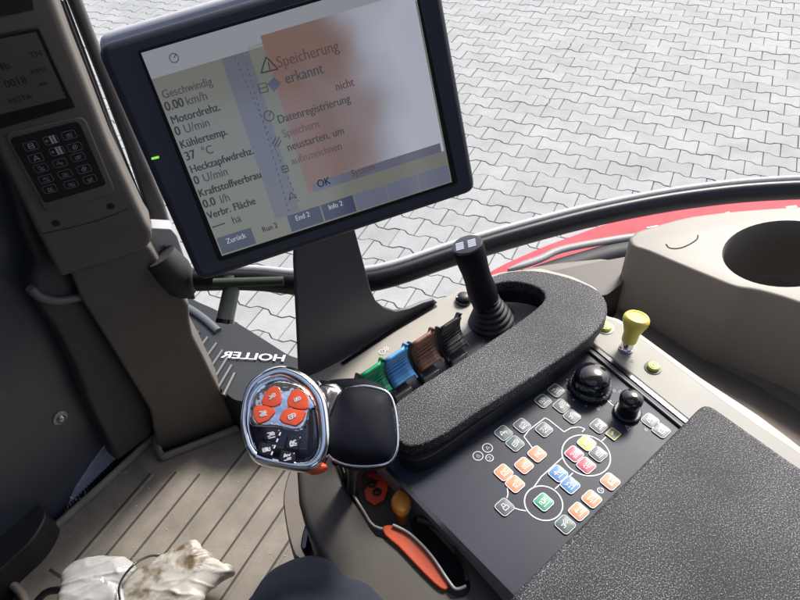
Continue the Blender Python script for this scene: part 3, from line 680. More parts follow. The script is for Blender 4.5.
# ================================================================ LEFT SIDE OF THE CONSOLE: lever channel
ch = thing('lever_console', 'dark taupe console side with a curved lever slot and orange edge strip', 'lever console', H(380, 560, 1.5))
cz2 = 1.838
outer = [(300, 440), (330, 436), (356, 440), (388, 458), (450, 526), (513, 598), (560, 680), (420, 700), (392, 660), (352, 600), (316, 548), (298, 500)]
P = [H(x, y, cz2) for x, y in smooth_poly(outer, 2)]
cbody = prism('body', P, V((0, 0, -.20)), brown, None, .008, 4)
slot = [(339, 470), (350, 458), (372, 452), (388, 464), (404, 482), (430, 506), (452, 530), (466, 556), (471, 578), (463, 588), (449, 584), (432, 562), (408, 536), (392, 530), (374, 526), (362, 508)]
sp_ = [H(x, y, cz2+.02) for x, y in smooth_poly(slot, 2)]
bm = bmesh.new(); add_prism(bm, sp_, V((0, 0, -.042))); cut(cbody, fin('cutter', bm, None))
cbody.data.polygons.foreach_set('use_smooth', [True]*len(cbody.data.polygons)); cbody.data.set_sharp_from_angle(angle=rad(35))
cbody.parent = ch; cbody.matrix_parent_inverse = Matrix.Translation(-ch.location)
# bright piping along the slot's right wall
tube('piping', [H(x, y, cz2+.004) for x, y in smooth_poly([(386, 460), (402, 476), (426, 500), (456, 531), (484, 562), (510, 595)], 3, False)], .0016, M('piping_beige', (.42, .38, .33), .35), ch, 8)
tube('piping', [H(x, y, cz2+.001) for x, y in smooth_poly([(338, 472), (350, 490), (363, 510), (374, 526), (392, 530)], 3, False)], .0013, M('piping_beige', (.42, .38, .33), .35), ch, 8)
o_edge = plate('edge_strip', [(383, 526), (394, 525), (405, 530), (420, 543), (436, 562), (449, 582), (445, 590), (434, 583), (416, 565), (398, 546), (385, 535)], hz(cz2+.004), .014, M('orange_strip', (.50, .075, .03), .35, coat=.3), ch, 0, .0012, sm=2)
tube('slot_rim', [H(x, y, cz2+.006) for x, y in smooth_poly([(393, 525), (410, 534), (430, 554), (448, 580), (456, 589), (466, 586)], 4, False)], .0014, M('rim_silver', (.40, .39, .38), .3), ch, 8)
plate('slot_floor', [(410, 520), (424, 517), (446, 538), (462, 562), (465, 580), (455, 584), (442, 570), (420, 545)], hz(cz2-.0195), .004, M('slot_dark', (.004, .004, .004), .8), ch, 0, .001, sm=2)
tube('slot_wall_rib', [H(x, y, cz2-.008) for x, y in smooth_poly([(418, 519), (438, 527), (456, 546), (466, 566), (468, 582)], 4, False)], .0036, M('slot_rib', (.06, .055, .05), .4), ch, 8)
# red range marks and orange tab
plate('range_mark', [(364, 490), (372, 482), (386, 480), (388, 490), (384, 500), (374, 505), (366, 500)], hz(cz2-.0185), .004, M('red_mark', (.85, .09, .02), .35), ch, 0, .0008)
plate('range_mark', [(364, 465), (380, 465), (388, 474), (389, 486), (380, 480), (366, 474)], hz(cz2-.0175), .005, red_d, ch, 0, .0008)
bm = bmesh.new()
for x, y in ((372, 484), (377, 492), (372, 469)): add_icon(bm, 4, H(x, y, cz2-.0183), PX, PY, UPN, .012, .003)
fin('mark_symbols', bm, groove_m, ch, 0)
tabp = [H(x, y, cz2+.008) for x, y in smooth_poly([(391, 500), (398, 490), (407, 494), (411, 502), (408, 512), (400, 515), (393, 509)], 3)]
tab = pillow('slot_tab', tabp, UPN, [(.6, -.029), (.7, -.012), (1, -.004), (1, 0), (.85, .003), (.2, .0045)], M('orange_tab', (.95, .34, .05), .35, coat=.2), ch)
# rounded side shells towards the seat
sh = [(292, 462), (310, 466), (330, 500), (330, 560), (300, 566), (290, 548), (284, 520), (282, 490)]
pillow('side_shell', [H(x, y, 1.62) for x, y in smooth_poly(sh, 3)], UPN, [(1.0, -.45), (1.0, -.03), (.96, -.008), (.86, 0)], M('shell_taupe', (.15, .13, .11), .5, bump=.3, bscale=800, bdist=.0004, var=.1), ch)
sh = [(308, 530), (322, 520), (350, 540), (352, 575), (330, 582), (306, 566)]
pillow('side_shell', [H(x, y, 1.68) for x, y in smooth_poly(sh, 3)], UPN, [(1.0, -.4), (1.0, -.03), (.95, -.008), (.8, 0)], brown, ch)
plate('side_gap', [(311, 512), (316, 520), (309, 534), (307, 548), (301, 549), (301, 540), (305, 524)], hz(1.70), .02, gloss, ch, 0, .003, sm=2)

# ================================================================ MONITOR
mc = V((-.057, .468, 2.155)); mu = V((.935, .349, .054)).normalized(); mn = V((.309, -.882, .356)); mn = (mn - mu*mn.dot(mu)).normalized()
MP = Plane(mc, mn, mu); mv = MP.v
if mv.z < 0: mv = -mv
foot1, foot2, topb = H(300, 376, ZP+.002), H(434, 303, ZP+.002), D(325, 250, .60)
mon = thing('monitor', 'large dark touchscreen monitor with German menu text on a flat bracket', 'monitor', H(365, 345, ZP+.001))
hs_px = [(103, 44), (330, -24), (428, -52), (437, -44), (477, 189), (473, 193), (208, 282), (202, 278)]
def mq(px, off): return [MP.at(x, y, off) for x, y in px]
# back shell and front housing
P = round_poly(mq([(95, 46), (434, -54), (477, 191), (200, 283)], .006), .010, 4)
prism('housing', P, -mn*.046, mon_m, mon, .005, 4)
Pb = round_poly(mq([(94, 35), (432, -64), (472, 186), (198, 276)], -.012), .012, 4)
prism('rear_rim', [p*1 for p in Pb], -mn*.020, M('rim_sunlit', (.62, .62, .68), .4), mon, .006, 4)  # pale colour stands for sunlight on the dark housing top
bez = prism('bezel', round_poly(mq([(137, 50), (414, -31), (459, 183), (219, 262)], .0075), .003, 3), -mn*.004, M('bezel_black', (.007, .007, .010), .5, spec=.25), mon, .0006)
scr_m = M('screen_base', (.02, .02, .02), .12, coat=.0, spec=.8, emit=.13, ecol=(.60, .60, .53))
q_ = [(141, 53), (412, -26), (452, 182), (222, 256)]
scr = prism('screen', mq(q_, .0085), -mn*.002, scr_m, mon)
def em(name, c, e=.13): return M(name, (.02, .02, .02), .12, spec=.8, emit=e, ecol=c)
def ui(name, px, mat, off=.0088): return prism(name, mq(px, off), -mn*.0004, mat, scr, 0, 0, 0)
sq = MP
def sc(u, v):     # screen fraction -> photograph position (homography free bilinear on the real plane)
    a, b, c, d = [MP.at(x, y, .0085) for x, y in q_]
    p = (a*(1-u)+b*u)*(1-v) + (d*(1-u)+c*u)*v; r = p-CAM
    return 400+FOC*r.dot(cR)/r.dot(cF), 300-FOC*r.dot(cU)/r.dot(cF)
def ur(name, u0, v0, u1, v1, mat, off=.0088): return ui(name, [sc(u0, v0), sc(u1, v0), sc(u1, v1), sc(u0, v1)], mat, off)
ur('title_bar', .0, .0, 1, .115, em('ui_title', (.62, .65, .72), .2))
ur('side_column', .245, .115, .345, .90, em('ui_lavender', (.44, .45, .58)))
ur('icon_column', .345, .10, .42, .90, em('ui_pale', (.58, .60, .52)))
dm = em('ui_dialog_glare', (.70, .36, .32), .17); N = dm.node_tree.nodes; L = dm.node_tree.links  # blotchy pink-to-pale gradient paints hand and sky reflections into the emission
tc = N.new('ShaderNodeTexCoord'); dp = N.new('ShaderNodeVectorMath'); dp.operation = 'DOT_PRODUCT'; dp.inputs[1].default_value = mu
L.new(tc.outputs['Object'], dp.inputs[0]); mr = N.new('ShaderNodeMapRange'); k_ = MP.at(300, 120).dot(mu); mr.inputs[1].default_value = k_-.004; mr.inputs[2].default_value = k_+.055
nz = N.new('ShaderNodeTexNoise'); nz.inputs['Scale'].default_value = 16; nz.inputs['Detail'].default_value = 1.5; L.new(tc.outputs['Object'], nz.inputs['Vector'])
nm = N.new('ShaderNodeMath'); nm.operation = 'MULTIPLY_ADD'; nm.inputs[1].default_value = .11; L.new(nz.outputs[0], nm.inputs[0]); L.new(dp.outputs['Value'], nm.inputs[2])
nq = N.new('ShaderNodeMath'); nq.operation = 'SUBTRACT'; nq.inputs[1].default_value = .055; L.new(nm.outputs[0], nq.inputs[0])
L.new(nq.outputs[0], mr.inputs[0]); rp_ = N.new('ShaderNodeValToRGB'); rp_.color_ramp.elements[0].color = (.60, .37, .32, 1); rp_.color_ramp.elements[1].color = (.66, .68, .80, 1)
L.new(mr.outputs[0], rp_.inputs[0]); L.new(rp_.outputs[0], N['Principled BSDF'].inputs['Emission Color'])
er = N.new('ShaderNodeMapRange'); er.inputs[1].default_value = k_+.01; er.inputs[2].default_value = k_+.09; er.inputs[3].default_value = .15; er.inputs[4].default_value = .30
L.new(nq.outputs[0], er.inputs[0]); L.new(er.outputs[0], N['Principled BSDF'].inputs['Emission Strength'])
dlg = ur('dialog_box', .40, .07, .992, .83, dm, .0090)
ur('button_bar', .42, .785, .98, .83, em('ui_bar', (.40, .42, .58)), .0093)
tabb = em('ui_blue', (.11, .13, .26), .17)
for i in range(7):
    u0 = .005 + i*.142
    if i != 1: ur('menu_tab', u0, .905, u0+.136, .992, tabb if i < 4 else em('ui_blue_glare', (.30, .32, .46), .2))  # right-hand tabs paler: screen glare put into their colour
dk = M('ui_text', (.02, .02, .025), .3, spec=.3, emit=.035, ecol=(.5, .5, .55)); dkf = M('ui_text_faint', (.10, .10, .11), .3, emit=.04, ecol=(.5, .5, .5)); bl_ = M('ui_text_blue', (.03, .04, .14), .3); wh = em('ui_text_white', (.6, .62, .7), .3)  # dark letters glow faintly to mimic glare over the screen
rt = em('ui_text_red', (.40, .22, .22), .13)
def ut(s, x, y, h, mat, bold=.0, off=.0094, par=None): return text('screen_text', s, MP.at(x, y, off), mu*.80, mv*.92, h, mat, par or scr, bold, .00005)
hh = .0064
for s, x, y, m_, b in (('Geschwindig', 163, 99, dkf, .0001), ('Motordrehz.', 172, 124.5, dk, .00018), ('Kühlertemp.', 181, 149, dk, .00018), ('Heckzapfwdrehz.', 191, 173.5, dk, .00018), ('Kraftstoffverbrau', 199.5, 197.5, dk, .0002), ('Verbr. Fläche', 208.5, 219.5, dk, .00018)):
    ut(s, x, y, hh, m_, b)
for s, u_, x, y, dx in (('0.00', 'km/h', 166, 111.5, 21), ('0', 'U/min', 176, 136, 9), ('37', '°C', 186, 161, 17), ('0', 'U/min', 195, 185, 9), ('0.0', 'l/h', 204, 208.5, 17), ('----', 'ha', 213, 230, 20)):
    ut(s, x, y, .0072, dk, .00022); ut(u_, x+dx, y-dx*.29, .0070, dkf, .0001)
for s, x, y in (('Zurück', 227, 244), ('Run 2', 263, 232.5), ('End 2', 296, 221), ('Info 2', 329, 210)):
    ut(s, x, y, .0048, wh if s != 'Run 2' else dk, .0001)
for s, x, y, h, m_ in (('Speicherung', 278, 68, .0090, rt), ('erkannt', 286, 84, .0088, dkf), ('nicht', 336, 91, .0070, rt), ('Datenregistrierung', 278.5, 124, .0070, dkf), ('Speichern', 283.5, 138, .0068, rt), ('neustarten, um', 288, 151.5, .0070, dkf), ('aufzuzeichnen', 292, 165, .0068, rt), ('OK', 318, 188, .0068, bl_), ('System', 352, 177, .0064, rt)):
    ut(s, x, y, h, m_, .00012)
bm = bmesh.new()
tri = mq([(261, 73), (266, 57), (278, 69)], .0094); add_poly(bm, tri, .0010, mn, True); add_strip(bm, MP.at(268, 62, .0094), MP.at(270, 70, .0094), .0008, mn)
fin('warning_symbol', bm, dk, scr, 0)
ui('diamond_symbol', [(267, 84), (274, 77), (281, 83), (274, 92)], em('ui_diamond', (.20, .20, .34), .2), .0094)
bm = bmesh.new()
for x, y, s_, k in ((263, 88, .008, 0), (269, 116, .010, 4), (277, 142, .008, 7), (285, 169, .006, 0), (292, 196, .007, 3), (174, 58, .008, 4)): add_icon(bm, k, MP.at(x, y, .0093), mu, mv, mn, s_*1.3, .0007)
fin('menu_symbols', bm, dkf, scr, 0)
bm = bmesh.new()
for a, b in (((235, 57), (300, 205)), ((246, 62), (290, 215))):
    for i in range(26):
        t = i/26; p, q = MP.at(a[0]+(b[0]-a[0])*t, a[1]+(b[1]-a[1])*t, .0092), MP.at(a[0]+(b[0]-a[0])*(t+.016), a[1]+(b[1]-a[1])*(t+.016), .0092); add_strip(bm, p, q, .0005, mn)
fin('dotted_line', bm, dkf, scr, 0)
tube('status_led', [MP.at(x, y, .0062) for x, y in [(151.5, 158.8), (152.5, 158.6), (158, 157.2), (159, 157)]], [.0007, .0013, .0013, .0007], M('led_glow', (.2, .7, .05), .3, emit=.5, ecol=(.30, .80, .10)), mon, 10, .0008)
# folded bracket
pb_n = (foot2-foot1).cross(topb-foot1).normalized()
if pb_n.dot(CAM-foot1) < 0: pb_n = -pb_n
BP = Plane(foot1, pb_n, (foot2-foot1))
plate('bracket', [(296, 235), (352, 218), (371, 290), (376, 301), (384, 308), (396, 312), (410, 309), (424, 303), (434, 300), (438, 303), (426, 312), (400, 328), (360, 352), (326, 374), (310, 380), (300, 378), (298, 330), (295, 262)], BP, .005, brk_m, mon, 0, .0014)
bm = bmesh.new(); add_poly(bm, [H(x, y, ZP+.0008) for x, y in [(436, 305), (392, 331), (342, 364)]], .0050, UPN); fin('bracket_gap', bm, gloss, mon, 0)
# arm behind the screen
tube('swivel', [MP.at(318, 150, -.036), BP.at(318, 205, -.003)], .018, black, mon, 16)

# ================================================================ JOYSTICK
jb = H(492, 322, ZP+.001); jt = None
rj = ray(467, 245); 
jt = CAM + rj*((ZP+.108-CZ)/rj.z)
jax = (jt-jb).normalized(); JL = (jt-jb).length
joy = thing('joystick', 'black joystick with ringed rubber boot and silver topped grip', 'joystick', jb)
pr = []
for i in range(5):
    h0 = .002+i*.0062; r0 = .0265-i*.0030
    pr += [(r0-.003, h0), (r0, h0+.0012), (r0+.0003, h0+.003), (r0-.001, h0+.0046), (r0-.0035, h0+.0056)]
lathe('boot', jb, (jax*.6+UPN*.4), [(.027, 0)] + pr + [(.0130, .036)], rubber, joy, 40, 55)
prs = [(.0150, .024), (.0155, .034), (.0165, .045), (.0158, .056), (.0150, .066), (.0152, .078), (.0165, .092), (.0172, JL-.012), (.0172, JL-.003), (.0160, JL-.0005)]
lathe('grip', jb, jax, prs, grip_m, joy, 36, 50)
cap = lathe('top_cap', jb + jax*(JL-.001), jax, [(.0166, 0), (.0168, .0012), (.0160, .0022), (.0150, .0024)], M('cap_black', (.03, .03, .034), .3), joy, 36)
ju = (cR - jax*cR.dot(jax)).normalized(); jv = jax.cross(ju)
bm = bmesh.new(); tp = jb + jax*(JL+.0016)
for sx in (-.0075, .0055):
    for k in range(4):
        c = tp + ju*sx + jv*(-.006+k*.0035); add_prism(bm, [c-ju*.0042-jv*.0013, c+ju*.0042-jv*.0013, c+ju*.0042+jv*.0013, c-ju*.0042+jv*.0013], -jax*.001)
fin('thumb_switch', bm, M('switch_silver', (.55, .55, .58), .3, metal=.5), cap, 0)

# ================================================================ YELLOW PULL KNOB
yb = SP.at(626, 349); rj = ray(637, 318); yt = CAM + rj*((ZP+.006+.040-CZ)/rj.z); ya = (yt-yb).normalized(); YL = (yt-yb).length
yk = thing('pull_knob', 'yellow mushroom pull knob on a chrome collar', 'knob', yb)
lathe('collar', yb, ya, [(.0075, -.001), (.0078, .002), (.0068, .003), (.0068, .011), (.0050, .012)], chrome, yk, 32)
lathe('head', yb, ya, [(.0074, .0105), (.0080, .012), (.0084, .022), (.0112, .030), (.0130, .034), (.0138, .0385), (.0134, YL), (.0118, YL+.0022), (.0092, YL+.0026), (.0090, YL+.0018), (.002, YL+.002)], yellow, yk, 40, 45)

# ================================================================ PADDLE LEVERS
row = (H(449, 323, ZP+.03)-H(389, 363, ZP+.03)); ru = row.normalized(); rv = UPN.cross(ru)
if rv.y < 0: rv = -rv
def paddle(ctr, mat, lab):
    """ctr = photograph position of the coloured face's middle"""
    c = H(*ctr, ZP+.034)
    t = thing('paddle_lever', lab, 'paddle lever', V((c.x, c.y, ZP+.001)), 'coloured paddle levers in a row')
    up = (UPN*.80 + rv*.25 + 0*ru).normalized(); fr_ = up.cross(ru).normalized()
    if fr_.dot(CAM-c) < 0: fr_ = -fr_
    W_, Hh = .0138, .0195
    # curved, ribbed face
    bm = bmesh.new(); NX, NY = 4, 26; top, bot = [], []
    grid = []
    for j in range(NY+1):
        v_ = -1 + 2*j/NY; cur = .0075*(v_*v_) + .0006*(1 if j % 3 == 0 else 0)
        grid.append([bm.verts.new(c + ru*(W_*(-1+2*i/NX)) + up*(Hh*v_) + fr_*(cur - .004)) for i in range(NX+1)])
    for j in range(NY):
        for i in range(NX): bm.faces.new((grid[j][i], grid[j][i+1], grid[j+1][i+1], grid[j+1][i]))
    f = fin('face', bm, mat, t, 30); m = f.modifiers.new('thick', 'SOLIDIFY'); m.thickness = .0042; m.offset = -1 if True else 1
    # side cheeks
    for s in (-1, 1):
        pf = []
        for j in range(13):
            v_ = -1.10 + 2.2*j/12; pf.append((v_*Hh, .0085*(v_*v_) - .0022))
        back = [(1.05*Hh, -.001), (.4*Hh, -.010), (-.4*Hh, -.012), (-1.05*Hh, -.006)]
        P = [c + ru*(s*(W_+.0012) + .0008) + up*a + fr_*b for a, b in pf + back]
        prism('cheek', P, -ru*.0024, black if s < 0 else mat, t, .0006)
    b0 = c - up*Hh*.6 - fr_*.004
    add = [b0, (b0 + V((c.x, c.y, ZP-.002)))/2 - fr_*.0, V((c.x, c.y, ZP-.002)) + fr_*.006]
    tube('stem', add, .0048, black, t, 12, .008, ru)
    return t
for ctr, m_, lab in (((374, 381), pad_g, 'green paddle lever, leftmost of the row and half behind the chrome handle'), ((397.5, 366), pad_b, 'bright blue ribbed paddle lever between the green and brown ones'),
                     ((424, 350), pad_br, 'brown ribbed paddle lever between the blue and black ones'), ((451, 335), pad_k, 'black ribbed paddle lever nearest the joystick')):
    paddle(ctr, m_, lab)
# dark slots and lever plates between the paddles and the hand rest
prism('lever_slot_plate', round_poly([H(x, y, ZP+.0022) for x, y in [(362, 404), (380, 384), (458, 340), (472, 330), (486, 338), (478, 352), (396, 402), (372, 424)]], .004), V((0, 0, -.004)), black, con, .001)
for x, y in ((400, 389), (428, 371), (456, 354)):
    pl_ = prism('slot_cover', [H(x, y, ZP+.010) + ru*a*.011 + rv*b*.007 for a, b in ((-1, -1), (1, -1), (1, 1), (-1, 1))], V((0, 0, -.008)), M('slot_cover_grey', (.06, .062, .072), .35), con, .001)
bm = bmesh.new(); add_icon(bm, 4, H(382, 352, ZP+.0003), PX, PY, UPN, .012, .0008); add_icon(bm, 7, H(386, 349, ZP+.0003), PX, PY, UPN, .010, .0008); fin('printed_symbols', bm, white, body, 0)

# ================================================================ MULTIFUNCTION HANDLE
mh = thing('drive_lever', 'chrome and black drive lever head with four orange and four black keys', 'drive lever', H(366, 500, cz2-.02))
fc = D(285, 418, .52)
hn = (CAM-fc).normalized(); hn = (hn*.93 + cU*.22 - cR*.10).normalized()
HP = Plane(fc, hn, cR)
face_px = [(246, 446), (241, 425), (243, 400), (250, 383), (262, 373), (280, 368), (298, 373), (312, 383), (322, 398), (327, 420), (328, 445), (322, 462), (308, 469), (280, 466), (256, 460)]
P = [HP.at(x, y) for x, y in smooth_poly(face_px, 4)]
cen = HP.at(286, 420)
shell = pillow('shell', P, hn, [(.45, -.055), (.80, -.044), (.98, -.026), (1.03, -.012), (1.0, -.002), (.95, .0015), (.90, .001)], chrome, mh, 60, cen)
P2 = [HP.at(x, y) for x, y in smooth_poly([(254, 445), (249, 425), (252, 405), (260, 393), (272, 386), (286, 384), (300, 389), (310, 398), (316, 412), (318, 440), (314, 456), (302, 462), (280, 460), (261, 455)], 4)]
fpl = pillow('face_plate', P2, hn, [(1, .0), (1, .0022), (.96, .0036), (.5, .0048)], M('face_gloss', (.010, .011, .022), .16, coat=.5), mh, 50, cen)
tube('rim', [p + hn*.0012 for p in [HP.at(x, y) for x, y in smooth_poly([(249, 446), (244, 425), (246, 402), (253, 386), (265, 377), (281, 372), (297, 377), (310, 387), (319, 401), (323, 420), (324, 444), (318, 459), (306, 466), (281, 463), (258, 457), (249, 446)], 3, False)]], [.0028 + .0030*max(0, sin((i-6)/45*pi*1.4))*(6 < i < 38) for i in range(46)], chrome, mh, 14)
# chrome field around the upper keys
P3 = [HP.at(x, y, .0052) for x, y in smooth_poly([(254, 394), (264, 384), (280, 379), (298, 383), (312, 394), (317, 407), (311, 409), (306, 428), (294, 431), (280, 428), (262, 427), (250, 424), (250, 408)], 3)]
pillow('chrome_field', P3, hn, [(1, -.006), (1, -.0006), (.96, .0004), (.86, .0010), (.6, .0013), (.3, .0016)], M('wavy_chrome', (.9, .9, .92), .13, metal=1, bump=.7, bscale=42, bdist=.005), fpl, 50)
HK = [([(261, 402), (267, 391), (274, 386), (280, 388), (282, 398), (281, 405), (274, 408), (263, 406)], 'o'), ([(253, 410), (257, 405), (266, 406), (275, 409), (276, 413), (269, 421), (259, 425), (254, 419)], 'o'),
      ([(287, 400), (292, 391), (298, 389), (306, 393), (309, 400), (308, 410), (298, 410), (288, 407)], 'o'), ([(283, 411), (288, 408), (298, 410), (307, 412), (303, 422), (296, 427), (284, 424), (279, 420)], 'o'),
      ([(265, 428), (281, 430), (278, 442), (262, 439)], 'k'), ([(287, 435), (302, 437), (299, 451), (284, 448)], 'k'), ([(260, 442), (275, 445), (273, 456), (257, 453)], 'k'), ([(281, 450), (296, 453), (294, 463), (278, 461)], 'k')]
for i, (px, k) in enumerate(HK):
    P = round_poly([HP.at(x, y, .0062 if k == 'o' else .0050) for x, y in px], .0016, 3)
    h_ = .0028 if k == 'o' else .0012
    kk = pillow('key', P, hn, [(1, -.003), (1, h_*.5), (.93, h_), (.6, h_*1.12)], orange if k == 'o' else M('handle_key_black', (.012, .012, .018), .3), mh, 50)
    c = sum(P, V((0, 0, 0)))/len(P) + hn*(h_*1.18)
    hu = (cR*.9+cU*.25); hu = (hu-hn*hu.dot(hn)).normalized(); hv = hn.cross(hu)
    bm = bmesh.new(); add_icon(bm, 9+(0, 6, 14, 7, 10, 4, 12, 5)[i], c, hu, hv, hn, .0072, .0007)
    fin('key_symbol', bm, M('key_white', (.78, .78, .8), .5), kk, 0)
bm = bmesh.new()
for i in range(9):
    t = i/9; a = HP.at(294-t*24, 394+t*58+ (6 if t > .5 else 0), .0066); b = HP.at(292.6-t*24, 397.4+t*58 + (6 if t > .5 else 0), .0066); add_strip(bm, a, b, .0012, hn)
for i in range(10):
    t = i/10; a, b = HP.at(256+t*34, 457+t*7, .0036), HP.at(258.4+t*34, 457.5+t*7, .0036); add_strip(bm, a, b, .0008, hn)
fin('printed_lines', bm, M('key_white', (.78, .78, .8), .5), fpl, 0)
# palm rest to the right
gc = D(362, 425, .535); gn_ = (hn*.92 + UPN*.30).normalized(); GP = Plane(gc, gn_, cR)
g_px = [(328, 452), (325, 430), (331, 414), (336, 400), (341, 390), (352, 386), (372, 388), (388, 394), (393, 408), (396, 430), (395, 450), (388, 461), (368, 465), (345, 463)]
P = [GP.at(x, y) for x, y in smooth_poly(g_px, 4)]; gcen = GP.at(362, 426)
palm = pillow('palm_rest', P, gn_, [(.5, -.05), (.85, -.040), (.98, -.020), (1.0, -.006), (.97, .001), (.88, .005), (.6, .0085), (.2, .0100)], grip_m, mh, 70, gcen)
tube('palm_trim', [GP.at(x, y, -.0035) for x, y in smooth_poly([(345, 389), (360, 386), (376, 388), (389, 394), (395, 410), (397.5, 432), (396.5, 450), (389, 462), (368, 466), (345, 464), (330, 456), (325, 443), (325, 428), (331, 413)], 3, False)], .0013, chrome, palm, 8)
# chrome neck between the two
nk = [GP.at(x, y, -.004) for x, y in smooth_poly([(316, 381), (326, 380), (338, 384), (344, 392), (339, 404), (333, 418), (328, 432), (322, 428), (321, 408), (316, 394)], 3)]
pillow('neck', nk, gn_, [(.9, -.05), (1.0, -.02), (1.02, -.006), (.93, .002), (.6, .006)], chrome, mh, 60)
pillow('rear_hood', [GP.at(x, y, -.008) for x, y in smooth_poly([(322, 382), (340, 378), (362, 378), (382, 383), (392, 395), (380, 398), (345, 396), (330, 400)], 3)], gn_, [(.8, -.04), (1, -.02), (1, -.006), (.85, .002), (.4, .004)], grip_m, mh, 60)
P = [HP.at(x, y, -.008) for x, y in smooth_poly([(304, 468), (310, 464), (322, 463), (327, 466), (322, 471), (310, 473)], 3)]
pillow('trigger_key', P, hn, [(1, -.012), (1, 0), (.8, .002), (.3, .003)], orange, mh, 50)
# stalk into the slot
sa, sb = GP.at(356, 452, -.03), H(352, 497, cz2-.02)
tube('stalk', [sa, sa.lerp(sb, .5), sb], [.014, .0065, .0062], M('stalk_black', (.02, .021, .024), .32), mh, 16)
tube('stalk_rib', [GP.at(336, 462, -.03), H(346, 488, cz2-.01)], .0035, gloss, mh, 10)

# ================================================================ BAGS AND CABLE ON THE MAT
def bag(name, px, zt, mat, lab, crease, seed, hgt):
    from mathutils import noise
    ax_ = (H(px[len(px)//2][0], px[len(px)//2][1], zt) - H(px[0][0], px[0][1], zt)).normalized()
    P = [H(x, y, zt) for x, y in smooth_poly(px, 6)]; c = sum(P, V((0, 0, 0)))/len(P)
    pol = sorted((math.atan2(p.y-c.y, p.x-c.x), math.hypot(p.x-c.x, p.y-c.y)) for p in P)
    def rad_(a):
        for (a0, r0), (a1, r1) in zip(pol, pol[1:] + [(pol[0][0]+2*pi, pol[0][1])]):
            if a0 <= a <= a1: return r0 + (r1-r0)*(a-a0)/max(1e-6, a1-a0)
        return pol[0][1]
    bm = bmesh.new(); bmesh.ops.create_icosphere(bm, subdivisions=6, radius=1)
    for v in bm.verts:
        a, b, d = v.co; m = math.hypot(a, b); rr_ = rad_(math.atan2(b, a)) if m > 1e-6 else 0
        m2 = m**.8; e = V((a/m, b/m, 0)) if m > 1e-6 else V((0, 0, 0))
        v.co = c + e*rr_*m2 + V((0, 0, (hgt*.62 if d > 0 else hgt*.7)*(abs(d)**.8)*(1 if d > 0 else -1)))
    bm.normal_update()
    for v in bm.verts:
        w_ = v.co + noise.noise_vector(v.co*22 + V((seed, 0, 0)))*.012
        n1 = 1-abs(noise.noise(w_*15 + V((seed*3, 0, 0))))*2; n2 = 1-abs(noise.noise(w_*V((60, 42, 50)) + V((0, seed, 0))))*2; n3 = noise.noise(w_*130)
        lx, ly = w_.x*ax_.x + w_.y*ax_.y, -w_.x*ax_.y + w_.y*ax_.x
        f1 = max(0, 1-abs(noise.noise(V((lx*7, ly*26, seed))))*6); f2 = max(0, 1-abs(noise.noise(V((lx*16, ly*44, seed+5))))*5)
        v.co += v.normal*(.0016*n1*abs(n1) + .0030*f1*f1 + .0016*f2 + .0002*n3)*crease
    o = fin(name, bm, mat, None, 180); tag(o, lab, 'bag'); return o
film = M('plastic_film', (.50, .50, .49), .3, coat=.25, bump=.35, bscale=45, bdist=.003, var=.10, vscale=30)
dirty = M('dusty_film', (.40, .37, .31), .38, coat=.15, bump=.35, bscale=50, bdist=.003, var=.4, vscale=17, hard=(.36, .52))
for e_ in dirty.node_tree.nodes:
    if e_.type == 'VALTORGB': e_.color_ramp.elements[0].color = (.15, .105, .06, 1); e_.color_ramp.elements[1].color = (.50, .48, .43, 1)
bag('plug_bag', [(62, 588), (66, 572), (84, 562), (110, 558), (128, 560), (136, 568), (130, 580), (122, 590), (124, 612), (64, 612)], 1.205, film, 'clean white plastic bag wrapped round a plug at the bottom left', 1.0, 2, .040)
bag('plug_bag', [(123, 590), (130, 576), (150, 564), (172, 553), (195, 543), (203, 550), (218, 561), (235, 571), (220, 581), (204, 594), (192, 612), (128, 612)], 1.205, dirty, 'brown stained plastic bag wrapped round a plug, right of the clean one', 1.0, 5, .036)
cb = [H(x, y, z) for x, y, z in [(24, 640, 1.17), (32, 612, 1.175), (40, 598, 1.19), (50, 591, 1.20), (68, 590, 1.205)]]
cbl = tube('cable', [V(p) for p in smooth_poly([tuple(p) for p in cb], 5, False)], .0068, gloss, None, 12); tag(cbl, 'thick black cable leading into the clean plastic bag', 'cable')
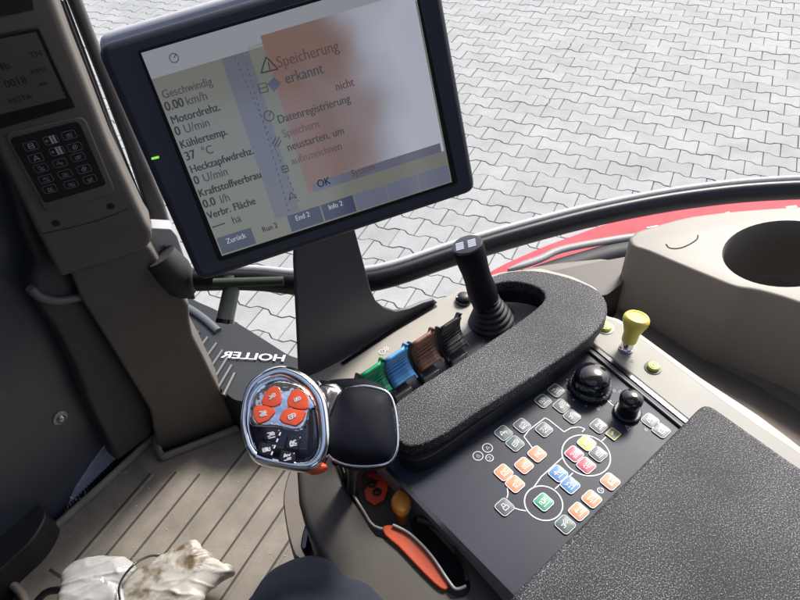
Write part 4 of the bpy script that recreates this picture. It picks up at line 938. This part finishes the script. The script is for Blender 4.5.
ca2 = [H(x, y, z) for x, y, z in [(120, 600, 1.235), (119, 588, 1.24), (124, 576, 1.24), (136, 563, 1.235), (150, 556, 1.215), (160, 556, 1.20)]]
c2_ = tube('tie_string', [V(p) for p in smooth_poly([tuple(p) for p in ca2], 5, False)], .0022, gloss, None, 8); tag(c2_, 'thin black tie looped between the two plastic bags', 'tie')

# ================================================================ DRIVER'S KNEE
den = M('navy_denim', (.007, .012, .026), .85, sheen=.15, bump=.9, bscale=1100, bdist=.0008, var=.35, vscale=60)
kn = H(328, 664, 1.79); hip = V((.16, -.25, 1.74)); ank = V((kn.x-.02, kn.y+.03, 1.24)); toe = V((kn.x-.06, kn.y+.20, 1.175))
bm = bmesh.new()
pts = smooth_poly([tuple(hip), tuple(hip.lerp(kn, .5) + V((0, 0, .012))), tuple(kn + V((0, -.02, 0))), tuple(kn + V((-.005, .022, -.045))), tuple(kn.lerp(ank, .4)), tuple(ank)], 6, False)
def rr(t): 
    K = [(0, .100), (.35, .094), (.52, .082), (.62, .078), (.8, .066), (1, .050)]
    for (a, x), (b, y) in zip(K, K[1:]):
        if t <= b: return x + (y-x)*(t-a)/(b-a)
    return .05
add_tube(bm, pts, [rr(i/(len(pts)-1)) for i in range(len(pts))], 32)
from mathutils import noise as _ns
bmesh.ops.subdivide_edges(bm, edges=bm.edges, cuts=2, use_grid_fill=True); bm.normal_update()
for v in bm.verts:
    q_n = _ns.noise(v.co*9 + V((0, v.co.z*14, 0))); v.co += v.normal*(.007*(1-abs(q_n)*3) if abs(q_n) < .33 else 0)
lg = fin('person', bm, den, None, 80); m = lg.modifiers.new('sub', 'SUBSURF'); m.levels = m.render_levels = 1
tag(lg, 'knee of the seated driver in navy trousers at the bottom edge', 'person')
shp = smooth_poly([tuple(ank + V((.01, -.06, -.03))), tuple(ank + V((0, 0, -.02))), tuple(toe.lerp(ank, .4) - V((0, 0, .01))), tuple(toe)], 4, False)
tube('shoe', shp, [.035, .042, .046, .048, .048, .048, .047, .046, .044, .044, .042, .036, .028], M('shoe_black', (.02, .02, .02), .5), lg, 18, [.03]*12+[.018])
